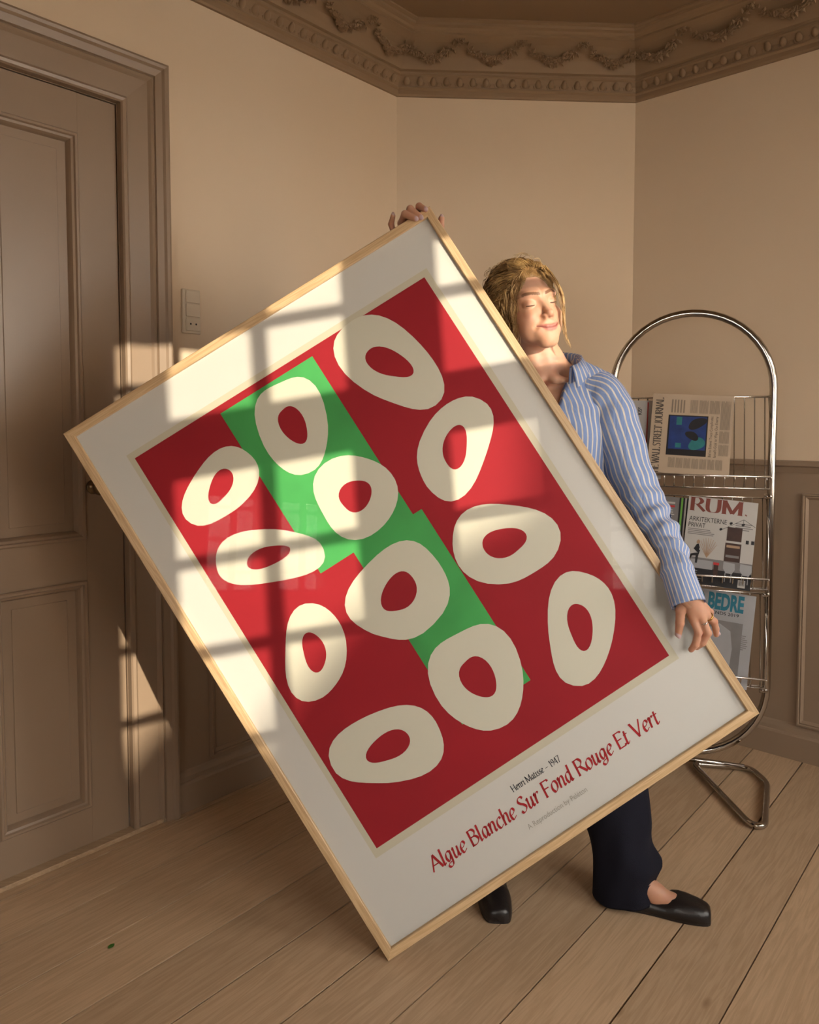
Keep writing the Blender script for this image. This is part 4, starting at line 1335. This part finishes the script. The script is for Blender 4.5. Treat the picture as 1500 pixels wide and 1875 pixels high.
# ------------------------------------------------------------------ limbs under the clothes, feet
LSH, LEL = (.500, 1.980, 1.297), (.590, 1.925, 1.035)
RSH, REL = (.190, 1.990, 1.310), (-.030, 2.060, 1.385)
LWR, RWR = tuple(fl(1.021, 1.080, .050)), tuple(fl(.955, .150, -.094))
ANK_L, ANK_R = (.548, 1.885, .085), (.222, 1.975, .085)
FD_L = Vector((.73 - .502, 1.800 - 1.876, 0)).normalized(); HEEL_L = Vector((.500, 1.878, 0))
FD_R = Vector((-.045, -1, 0)).normalized(); HEEL_R = Vector((.228, 2.035, 0))
def foot_pts(heel, d):
    return [tuple(heel + d*a + Vector((0, 0, z))) for a, z in ((.062, .078), (.118, .042), (.165, .027), (.205, .022))]
LARM = [(.470, 1.988, 1.300), (.508, 1.979, 1.272), (.541, 1.962, 1.185), (.566, 1.937, 1.085), (.594, 1.895, 1.003), (.621, 1.815, .924), (.623, 1.745, .866), tuple(fl(1.012, 1.100, .046))]
def f_limbs(X, Y, Z):
    P = (X, Y, Z)
    d = torso_field(P, -.018)
    for pts, rs in ((LARM, [.040, .042, .040, .031, .027, .024, .021, .020]), ([RSH, REL, RWR], [.042, .034, .021]),
                    ([(.43, 2.0, .86), (.50, 1.93, .47), ANK_L], [.078, .050, .032]), ([(.29, 2.0, .86), (.25, 1.965, .46), ANK_R], [.078, .050, .032])):
        d = smin(d, chain(P, pts, rs, .02), .02)
    return d
v_, f_ = surface_nets(f_limbs, (-.12, 1.62, .10), (.72, 2.16, 1.60), .0125)
zm = v_[f_][:, :, 2].max(1)
cx_ = v_[f_].mean(1)
bad = (cx_[:, 2] > 1.13) & (cx_[:, 0] > .19) & (cx_[:, 0] < .50) & (np.abs(cx_[:, 1]-1.99) < .12)     # upper chest is built finer above
add_body(v_, f_[~bad], np.tile(SKIN, (len(v_), 1)))
def f_foot(heel, d, ank):
    fp = foot_pts(heel, d)
    def f(X, Y, Z):
        P = (X, Y, Z)
        q = chain(P, [(ank[0], ank[1], .16), ank] , [.034, .032])
        q = smin(q, chain(P, fp, [.033, .023, .017, .014], .02), .02)
        return smin(q, cap(P, tuple(heel + d*.03 + Vector((0, 0, .035))), fp[0], .024, .03), .02)
    return f
for heel, d, ank in ((HEEL_L, FD_L, ANK_L), (HEEL_R, FD_R, ANK_R)):
    v_, f_ = surface_nets(f_foot(heel, d, ank), (min(heel.x, heel.x+d.x*.26)-.06, min(heel.y, heel.y+d.y*.26)-.06, .004), (max(heel.x, heel.x+d.x*.26)+.06, max(heel.y, heel.y+d.y*.26)+.06, .17), .0045)
    add_body(v_, f_, np.tile(SKIN*np.array((.95, .88, .85)), (len(v_), 1)))
body = mesh('body', np.concatenate(BV), np.concatenate(BF), M_SKIN, person, True, off=POFF, col=np.concatenate(BC))

# closed lashes
M_LASH = plain('lash', (.10, .05, .03), .7)
for s in (-1, 1):
    pts = []
    for k in range(13):
        t = -1 + 2*k/12
        az = R(60)*t; el = R(-25) + R(9)*t*t
        c = np.array((s*.0315, .0665, -.002)); r = np.array((.0170, .0150, .0140))*1.015
        pts.append(h2w(c + r*np.array((math.sin(az)*math.cos(el), math.cos(az)*math.cos(el), math.sin(el)))))
    mbl = MB().tube(pts, [.0005 + .0010*math.sin(math.pi*k/12) for k in range(13)], 6)
    mbl.build('eyelash', M_LASH, person, True, off=POFF)

# ------------------------------------------------------------------ hair
M_HAIR = wood('hair', (.11, .06, .024), (.30, .175, .072), axis=1, scale=14, rough=.45, stretch=9)
M_HAIR.node_tree.nodes['Principled BSDF'].inputs['Specular IOR Level'].default_value = .15
def m_strand(name, c1, c2):
    m, nt, b = new_mat(name)
    no = N(nt, 'ShaderNodeTexNoise'); no.inputs['Scale'].default_value = 45
    tc = N(nt, 'ShaderNodeTexCoord'); nt.links.new(tc.outputs['Object'], no.inputs['Vector'])
    cr = N(nt, 'ShaderNodeValToRGB'); cr.color_ramp.elements[0].position = .35; cr.color_ramp.elements[1].position = .65
    cr.color_ramp.elements[0].color = (*c1, 1); cr.color_ramp.elements[1].color = (*c2, 1)
    nt.links.new(no.outputs['Fac'], cr.inputs[0]); nt.links.new(cr.outputs[0], b.inputs['Base Color'])
    b.inputs['Roughness'].default_value = .38
    return m
M_STR = m_strand('hair_strand', (.19, .105, .042), (.58, .38, .16))  # paler gold than the hair below, highlights put into the colour
M_LOCK = m_strand('hair_lock', (.38, .22, .08), (.56, .37, .16))
def f_hair(X, Y, Z):
    P = (X, Y, Z)
    th = .0018 + .0215*np.clip((.068 - Y)/.085, 0, 1)
    d = ell(P, (0, -.018, .028), (.073, .094, .083)) - th
    d = smin(d, ell(P, (-.028, .010, .092), (.040, .038, .026)), .02)
    d = smin(d, ell(P, (.060, -.028, -.004), (.032, .056, .062)), .02)
    d = smin(d, ell(P, (-.060, -.030, .004), (.023, .050, .050)), .02)
    d = smin(d, ell(P, (.015, -.125, .012), (.052, .040, .050)), .02)
    d = d + .0018*np.sin(150*(Z + .35*Y) + 5*np.sin(40*Y + 25*X)) + .0014*np.sin(230*X + 60*Z + 4*np.sin(50*Y))
    face = ell(P, (.002, .106, -.034), (.067, .076, .116))
    d = smax(d, -face, .012)
    d = smax(d, -ell(P, (0, .05, -.12), (.075, .08, .065)), .01)
    return d*HS
v_, f_ = surface_nets(f_hair, (-.10, -.18, -.085), (.11, .10, .155), .0028)
hair = mesh('hair', h2w(v_), f_, M_HAIR, person, True, off=POFF)
tag(hair, 'wavy dark blond hair gathered at the back')
rnd = random.Random(11)
mbs = MB()
EC, ER = np.array((0, -.024, .036)), np.array((.0880, .1040, .1000))
def slerp(a, b, t):
    w = math.acos(max(-1, min(1, float(a@b))))
    return (a*math.sin((1-t)*w) + b*math.sin(t*w))/math.sin(w)
nrmz = lambda v: np.array(v)/np.linalg.norm(v)
for k in range(300):
    x = rnd.uniform(-1, 1)
    zf = .62 - .75*abs(x)**1.6 + rnd.uniform(-.10, .05)
    d0 = nrmz((x*.80, .80*math.sqrt(max(.02, 1-.7*x*x)) + rnd.uniform(-.04, .06), zf + .12))
    d1 = nrmz((x*.25 + rnd.uniform(-.2, .2), -1, -.1 + rnd.uniform(-.35, .35)))
    ph, am, fr = rnd.uniform(0, 6.28), rnd.uniform(.01, .04), rnd.uniform(5, 12)
    mid = nrmz(slerp(d0, d1, .5) + np.array((x*.55, 0, .25 - .5*abs(x))))
    lift = rnd.choice((1.0, 1.0, 1.01, 1.02, 1.04)); pts = []
    for q in range(15):
        t = q/14
        d = slerp(d0, mid, t*2) if t < .5 else slerp(mid, d1, t*2-1)
        side = nrmz(np.cross(d, d1-d0))
        d = nrmz(d + side*am*math.sin(fr*t*2 + ph))
        pts.append(h2w(EC + d*ER*(lift + .012*math.sin(math.pi*t) + (.03*abs(x) if x > 0 else 0)*math.sin(math.pi*t))))
    mbs.tube(pts, [.0011*(.4 + .6*math.sin(math.pi*min(1, (q+2)/16))) for q in range(15)], 3, caps=False)
for k in range(130):                          # flyaway curls
    a = rnd.uniform(0, 6.28); e = rnd.uniform(-.2, 1.3)
    d = nrmz((math.cos(a)*math.cos(e)*1.0, math.sin(a)*math.cos(e)*.8 - .35, math.sin(e)))
    if d[1] > .55 and d[2] < .5: continue
    tng = nrmz(np.cross(d, nrmz((rnd.gauss(0, 1), rnd.gauss(0, 1), rnd.gauss(0, 1)))))
    p = EC + d*ER*(1.0 + (.12 if d[0] > .5 and d[2] < .4 else 0)); pts = []; w = rnd.uniform(.006, .016)
    for q in range(9):
        t = q/8
        pts.append(h2w(p + d*w*math.sin(math.pi*t*.8) + tng*.035*t + np.cross(d, tng)*.006*math.sin(6*t + a)))
    mbs.tube(pts, .00055, 3, caps=False)
for k in range(70):                           # waves over the side of the head
    y0 = rnd.uniform(-.07, .045); z0 = rnd.uniform(.01, .06); pts = []; ph = rnd.uniform(0, 6)
    ln = rnd.uniform(.06, .11)
    for q in range(11):
        t = q/10
        z = z0 - ln*t; y = y0 - .02*t + .005*math.sin(9*t + ph)
        xx = .0865*math.sqrt(max(.1, 1 - ((y+.028)/.12)**2 - (max(0, z-.034)/.10)**2)) + .006*math.sin(math.pi*t) + .003*math.sin(11*t + ph)
        pts.append(h2w((xx, y, z)))
    mbs.tube(pts, .0010, 3, caps=False)
so_ = mbs.build('hair_strands', M_STR, person, True, off=POFF); tag(so_, 'loose curly strands with golden highlights put into their colour', kind='stuff')
def lock(P, n, spread, r, seed):
    q_ = random.Random(seed); mb = MB()
    base = bez(P, 7)
    for k in range(n):
        o = np.array((q_.gauss(0, spread), q_.gauss(0, spread), 0)); ph = q_.uniform(0, 6); am = q_.uniform(.2, 1)*spread
        m = len(base); end = q_.randint(int(m*.7), m)
        pts = [np.array(p) + o*(1.2 - .5*abs(2*i/m-.8)) + np.array((am*math.sin(i*.55+ph), am*math.cos(i*.5+ph), 0)) for i, p in enumerate(base[:end])]
        mb.tube(pts, [r*(1 - .6*i/len(pts)) for i in range(len(pts))], 4, caps=False)
    return mb
lk = lock([(.335, 1.905, 1.606), (.352, 1.893, 1.580), (.370, 1.889, 1.548), (.380, 1.888, 1.505), (.382, 1.890, 1.462), (.391, 1.895, 1.425), (.410, 1.900, 1.388)], 22, .0022, .0009, 3)
lk.build('hair_lock', M_LOCK, person, True, off=POFF)
lk = lock([(.272, 1.915, 1.592), (.263, 1.902, 1.560), (.260, 1.896, 1.520), (.262, 1.897, 1.480), (.266, 1.903, 1.440), (.268, 1.908, 1.405)], 40, .0050, .0009, 5)
lk.build('hair_lock', M_LOCK, person, True, off=POFF)

# ------------------------------------------------------------------ shirt
def m_stripe():
    m, nt, b = new_mat('striped_cotton')
    uv = N(nt, 'ShaderNodeUVMap')
    sp_ = N(nt, 'ShaderNodeSeparateXYZ'); nt.links.new(uv.outputs[0], sp_.inputs[0])
    fr = N(nt, 'ShaderNodeMath', operation='FRACT'); nt.links.new(sp_.outputs[0], fr.inputs[0])
    d = N(nt, 'ShaderNodeMath', operation='SUBTRACT'); d.inputs[1].default_value = .5; nt.links.new(fr.outputs[0], d.inputs[0])
    a = N(nt, 'ShaderNodeMath', operation='ABSOLUTE'); nt.links.new(d.outputs[0], a.inputs[0])
    mr = N(nt, 'ShaderNodeMapRange'); mr.inputs[1].default_value = .115; mr.inputs[2].default_value = .155; mr.inputs[3].default_value = 1; mr.inputs[4].default_value = 0
    nt.links.new(a.outputs[0], mr.inputs[0])
    mx = N(nt, 'ShaderNodeMix', data_type='RGBA')
    mx.inputs[6].default_value = (.225, .31, .55, 1); mx.inputs[7].default_value = (.66, .60, .54, 1)
    nt.links.new(mr.outputs[0], mx.inputs[0])
    nt.links.new(mx.outputs[2], b.inputs['Base Color'])
    b.inputs['Roughness'].default_value = .85
    b.inputs['Specular IOR Level'].default_value = .2
    tc = N(nt, 'ShaderNodeTexCoord')
    no = N(nt, 'ShaderNodeTexNoise'); no.inputs['Scale'].default_value = 26; no.inputs['Detail'].default_value = 3; no.inputs['Distortion'].default_value = .8
    mp = N(nt, 'ShaderNodeMapping'); mp.inputs['Rotation'].default_value = (.3, .6, .2); mp.inputs['Scale'].default_value = (1.6, 1, .5)
    nt.links.new(tc.outputs['Object'], mp.inputs[0]); nt.links.new(mp.outputs[0], no.inputs['Vector'])
    bp = N(nt, 'ShaderNodeBump'); bp.inputs['Strength'].default_value = .5; bp.inputs['Distance'].default_value = .012
    nt.links.new(no.outputs['Fac'], bp.inputs['Height']); nt.links.new(bp.outputs['Normal'], b.inputs['Normal'])
    return m
M_SHIRT = m_stripe()
PER = .0152
def f_shirt(X, Y, Z):
    W = (X, Y, Z)
    d = torso_field(W, .004)
    d = smin(d, cap(W, (.347, 1.995, 1.385), (.465, 1.99, 1.330), .048, .030), .03)
    d = smin(d, cap(W, (.347, 1.995, 1.385), (.230, 1.99, 1.335), .048, .030), .03)
    d = d + .0022*np.sin(38*X + 55*Z + 2*np.sin(30*Z)) * np.clip((1.30-Z)/.05, 0, 1)
    vee = (np.abs(X - .343) - .092*np.clip((Z - 1.17)/.24, 0, 2))*.85
    vee = np.maximum(vee, Y - 1.985)
    d = smax(d, -vee, .004)
    neck = np.sqrt((X-.347)**2 + (Y-1.985)**2) - .086
    neck = np.maximum(neck, 1.33 - Z)
    d = smax(d, -neck, .004)
    d = np.maximum(d, .745 - Z)
    return d
v_, f_ = surface_nets(f_shirt, (.06, 1.82, .735), (.63, 2.15, 1.46), .0046)
su = (v_[:, 0] - .345) + .55*(v_[:, 1] - 2.0)*np.sign(v_[:, 0]-.345) + .05*(v_[:, 2]-1.2)
shirt = mesh('shirt_body', v_, f_, M_SHIRT, person, True, np.stack([su/PER, v_[:, 2]], 1), off=POFF)
tag(shirt, 'blue cotton shirt with thin cream stripes and open collar')

def sleeve(P, rs, folds, nst=23, n=56, m=90, twist=0., cuff=.12, name='sleeve'):
    path = [Vector(p) for p in bez(P, 16)]
    L = [0.]
    for i in range(1, len(path)): L.append(L[-1] + (path[i]-path[i-1]).length)
    tot = L[-1]
    def at_s(s):
        x = s*tot
        for i in range(1, len(L)):
            if L[i] >= x - 1e-9:
                t = (x-L[i-1])/max(1e-9, L[i]-L[i-1]); return path[i-1].lerp(path[i], t)
        return path[-1]
    mb = MB(); vs, uv = [], []
    nrm = None
    for j in range(m+1):
        s = j/m
        p = at_s(s); tg = (at_s(min(1, s+.01)) - at_s(max(0, s-.01))).normalized()
        if nrm is None: nrm = Vector((1, 0, 0))
        nrm = (nrm - tg*nrm.dot(tg)).normalized(); b = tg.cross(nrm)
        fi = s*(len(rs)-1); i0 = min(int(fi), len(rs)-2); r = rs[i0] + (rs[i0+1]-rs[i0])*(fi-i0)
        wr = 0. if s < 1-cuff else 1.
        for k in range(n+1):
            a = 2*math.pi*k/n
            rr = r
            if not wr:
                for (sc, wid, fq, tw, amp, a0) in folds:
                    g = math.exp(-((s-sc)/wid)**2)*(.35 + .65*max(0, math.cos(a-a0)))
                    rr += amp*g*math.sin(fq*(s-sc)*6.28 + tw*a)
                rr += .0012*math.sin(5*a + 9*s) + .0010*math.sin(3*a - 23*s)
                if s > 1-cuff-.03: rr += .003*(s-(1-cuff-.03))/.03
            else:
                rr += -.001 + .0015*math.cos(2*a)
            vs.append(p + (nrm*math.cos(a)*1.0 + b*math.sin(a)*.92)*rr)
            uv.append((k/n*nst + twist*s, s*tot))
    fs = []
    for j in range(m):
        for k in range(n):
            fs.append([j*(n+1)+k, j*(n+1)+k+1, (j+1)*(n+1)+k+1, (j+1)*(n+1)+k])
    # turn the hem inwards
    base = len(vs)
    pe = at_s(1.0)
    for k in range(n+1):
        q = vs[m*(n+1)+k]; vs.append(pe + (q-pe)*.93 - tg*.010); uv.append(uv[m*(n+1)+k])
    for k in range(n): fs.append([m*(n+1)+k, m*(n+1)+k+1, base+k+1, base+k])
    mb.add(vs, fs, uv)
    return mb.build(name, M_SHIRT, person, True, off=POFF, uv=True)
CUFE = tuple(fl(1.007, 1.109, .046))
sleeve([(.455, 1.990, 1.312), (.505, 1.980, 1.282), (.541, 1.962, 1.185), (.566, 1.937, 1.085), (.594, 1.895, 1.003), (.621, 1.815, .924), (.623, 1.745, .866), CUFE],
       [.048, .060, .063, .061, .058, .058, .053, .046, .040, .036, .0375, .0395],
       [(.55, .10, 9, 1.3, .0062, 2.2), (.66, .09, 12, -1.2, .0075, .6), (.78, .07, 14, 1.6, .0058, 1.2), (.30, .14, 6, 1.0, .0032, 4.0), (.12, .08, 8, -1., .004, 2.)])
RCUF = tuple(fl(.955, .172, -.098))
sleeve([(.230, 1.992, 1.315), (.175, 1.998, 1.318), (.06, 2.035, 1.350), (-.028, 2.060, 1.388), (.000, 2.020, 1.45), RCUF],
       [.048, .060, .060, .058, .054, .048, .044, .040], [(.5, .12, 9, 1.2, .005, 1.), (.65, .1, 12, -1., .005, 3.)])
# collar
mbc = MB(); vs, uv = [], []
nc = 61
for i in range(nc):
    ph = R(36 + (324-36)*i/(nc-1))
    fr_ = max(0., math.cos(ph)); bk = max(0., -math.cos(ph)); sd = abs(math.sin(ph))
    zt = 1.388 + .018*bk - .040*fr_
    tip = max(0., (fr_-.45)/.36)
    rx, ry = .097, .086
    if fr_ > 0: ry = .094
    for r_, dz in ((.93, -.042), (.95, -.015), (.97, 0.), (1.03, .003), (1.12, -.012 - .004*tip), (1.22, -.030 - .022*tip)):
        vs.append((.347 + rx*r_*math.sin(ph), 1.985 - ry*r_*math.cos(ph), zt + dz)); uv.append((ph*.10/PER, r_))
w_ = 6
mbc.add(vs, [[i*w_+k, (i+1)*w_+k, (i+1)*w_+k+1, i*w_+k+1] for i in range(nc-1) for k in range(w_-1)], uv)
co_ = mbc.build('collar', M_SHIRT, person, True, off=POFF, uv=True)
sm = co_.modifiers.new('thick', 'SOLIDIFY'); sm.thickness = .0022; sm.offset = 0
# necklace
M_GOLD = plain('gold', (.55, .36, .11), .25, metal=1.0)
M_SILV = plain('silver', (.70, .68, .66), .2, metal=1.0)

# ------------------------------------------------------------------ rings
def ring(name, c, axis, r, tr, mat, knot=False):
    ax = Vector(axis).normalized(); e1 = ax.orthogonal().normalized(); e2 = ax.cross(e1); c = Vector(c)
    mb = MB().tube([c + (e1*math.cos(2*math.pi*k/20) + e2*math.sin(2*math.pi*k/20))*r for k in range(20)], tr, 6, closed=True)
    return mb, e1, e2, c
def put_ring(name, p0, p1, t, r, tr, mat, front=True, label=None):
    a, b = Vector(fl(*p0)), Vector(fl(*p1)); c = a.lerp(b, t)
    mb, e1, e2, c = ring(name, c, b-a, r, tr, mat)
    if front:                                 # bezel facing the camera
        ax = (b-a).normalized(); n_ = Vector(FW); n_ = (n_ - ax*n_.dot(ax)).normalized(); s_ = ax.cross(n_)
        q = c + n_*r
        mb.tube([q - s_*.0042 - ax*.0022, q + n_*.0018, q + s_*.0042 + ax*.0022], .0011, 6)
        mb.tube([q - s_*.0042 + ax*.0022, q + n_*.0012, q + s_*.0042 - ax*.0022], .0011, 6)
    o = mb.build(name, mat, person, True, off=POFF); tag(o, label); return o
put_ring('finger_ring', lch[1][0][0], lch[1][0][1], .35, .0100, .0009, M_SILV, True, 'thin silver knot ring')
put_ring('finger_ring', lch[2][0][0], lch[2][0][1], .30, .0096, .0022, M_GOLD, True, 'wide gold ring')
put_ring('finger_ring', rch[3][0][0], rch[3][0][1], .85, .0086, .0014, M_SILV, True, 'silver ring on the little finger')

# ------------------------------------------------------------------ trousers
M_TROU = plain('navy_wool', (.010, .010, .018), .9, bump=.5, bscale=420, spec=.2)
def leg(P, rs, fold, side):
    path = bez(P, 10); n, m = 40, len(path)
    rings = []
    for j, p in enumerate(path):
        s = j/(m-1); fi = s*(len(rs)-1); i0 = min(int(fi), len(rs)-2); r = rs[i0] + (rs[i0+1]-rs[i0])*(fi-i0)
        row = []
        for k in range(n):
            a = 2*math.pi*k/n
            rr = r*(1 + .05*math.cos(2*a + .6))
            z = p[2]
            for (zc_, wd, amp, a0) in fold:
                rr += amp*math.exp(-((z-zc_)/wd)**2)*max(0, math.cos(a-a0))
            rr += .0022*math.sin(4*a + 14*z) + .0016*math.sin(7*a - 30*z)
            row.append((p[0] + rr*math.cos(a), p[1] + rr*math.sin(a), z + .010*math.cos(a)*(s > .9)*side))
        rings.append(row)
    last = rings[-1]; c = path[-1]
    rings.append([(c[0] + (q[0]-c[0])*.95, c[1] + (q[1]-c[1])*.95, q[2] + .004) for q in last])
    rings.append([(c[0] + (q[0]-c[0])*.93, c[1] + (q[1]-c[1])*.93, q[2] + .05) for q in last])
    mb = MB().loft(rings); mb.f = [f[::-1] for f in mb.f]
    return mb.build('trouser_leg', M_TROU, person, True, off=POFF)
leg([(.425, 2.0, .87), (.465, 1.965, .60), (.505, 1.932, .40), (.532, 1.908, .24), (.548, 1.893, .13), (.553, 1.886, .060), (.553, 1.884, .016)],
    [.112, .100, .090, .082, .077, .075, .077, .078], [(.105, .022, .013, -.3), (.155, .03, -.008, -.2), (.060, .015, -.006, -.2), (.19, .03, .006, 2.6)], 1)
leg([(.285, 2.0, .87), (.265, 1.985, .60), (.245, 1.982, .40), (.230, 1.990, .22), (.224, 1.995, .10), (.222, 1.995, .05)],
    [.112, .100, .090, .082, .077, .075, .076], [(.12, .03, .008, -1.5)], 0)
def f_hip(X, Y, Z):
    Q = (X, (Y-2.0)*1.35, Z)
    d = smin(cap(Q, (.29, 0, .90), (.42, 0, .90), .135), cap(Q, (.30, 0, 1.0), (.41, 0, 1.0), .118), .05)
    d = smin(d, cap(Q, (.285, 0, .86), (.27, 0, .78), .115), .04); d = smin(d, cap(Q, (.425, 0, .86), (.44, 0, .78), .115), .04)
    return np.maximum(d*.85, Z - 1.02)
v_, f_ = surface_nets(f_hip, (.10, 1.84, .62), (.62, 2.16, 1.04), .010)
mesh('trouser_seat', v_, f_, M_TROU, person, True, off=POFF)

# ------------------------------------------------------------------ shoes
M_LEATH = plain('black_leather', (.012, .009, .009), .33, bump=.25, bscale=180)
M_SOLE = plain('shoe_sole', (.02, .014, .012), .7)
def shoe(heel, d, flip):
    sd = Vector((-d.y, d.x, 0))
    xs = [0, .004, .015, .035, .06, .09, .12, .142, .150, .160, .175, .195, .215, .232, .243, .249, .251]
    ws = [.006, .018, .027, .0325, .034, .0345, .037, .039, .040, .0408, .0415, .0410, .0385, .0345, .0300, .0240, .012]
    hs = [.040, .050, .050, .046, .041, .036, .032, .031, .033, .041, .0435, .0415, .0375, .0335, .0300, .0250, .016]
    n = 22; rings = []
    for x, w, hh in zip(xs, ws, hs):
        row = []
        bend_ = .006*math.sin(math.pi*min(1, x/.25))*flip
        op = .145
        for k in range(n):
            a = 2*math.pi*k/n
            cx, sx = math.cos(a), math.sin(a)
            yy = w*math.copysign(abs(cx)**.75, cx)
            zz = (hh*abs(sx)**.72 if sx > 0 else -.004*abs(sx)) + .005
            row.append(tuple(heel + d*x + sd*(yy + bend_) + Vector((0, 0, max(.003, zz)))))
        rings.append(row)
    up = MB().loft(rings, cap=True); up.f = [f[::-1] for f in up.f]
    o = up.build('shoe', M_LEATH, person, True, off=POFF); tag(o, 'black leather flat shoe with a squared toe')
    rings = []
    for zz, g in ((.0005, .97), (.006, 1.0), (.007, .96)):
        out = []
        for x, w in zip(xs, ws): out.append(tuple(heel + d*x + sd*(w*g + .006*math.sin(math.pi*min(1, x/.25))*flip) + Vector((0, 0, zz))))
        for x, w in list(zip(xs, ws))[::-1]: out.append(tuple(heel + d*x + sd*(-w*g + .006*math.sin(math.pi*min(1, x/.25))*flip) + Vector((0, 0, zz))))
        rings.append(out)
    mb = MB().loft(rings, cap=True)
    mb.build('sole', M_SOLE, o, off=POFF)
shoe(HEEL_L, FD_L, 1)
shoe(HEEL_R, FD_R, -1)
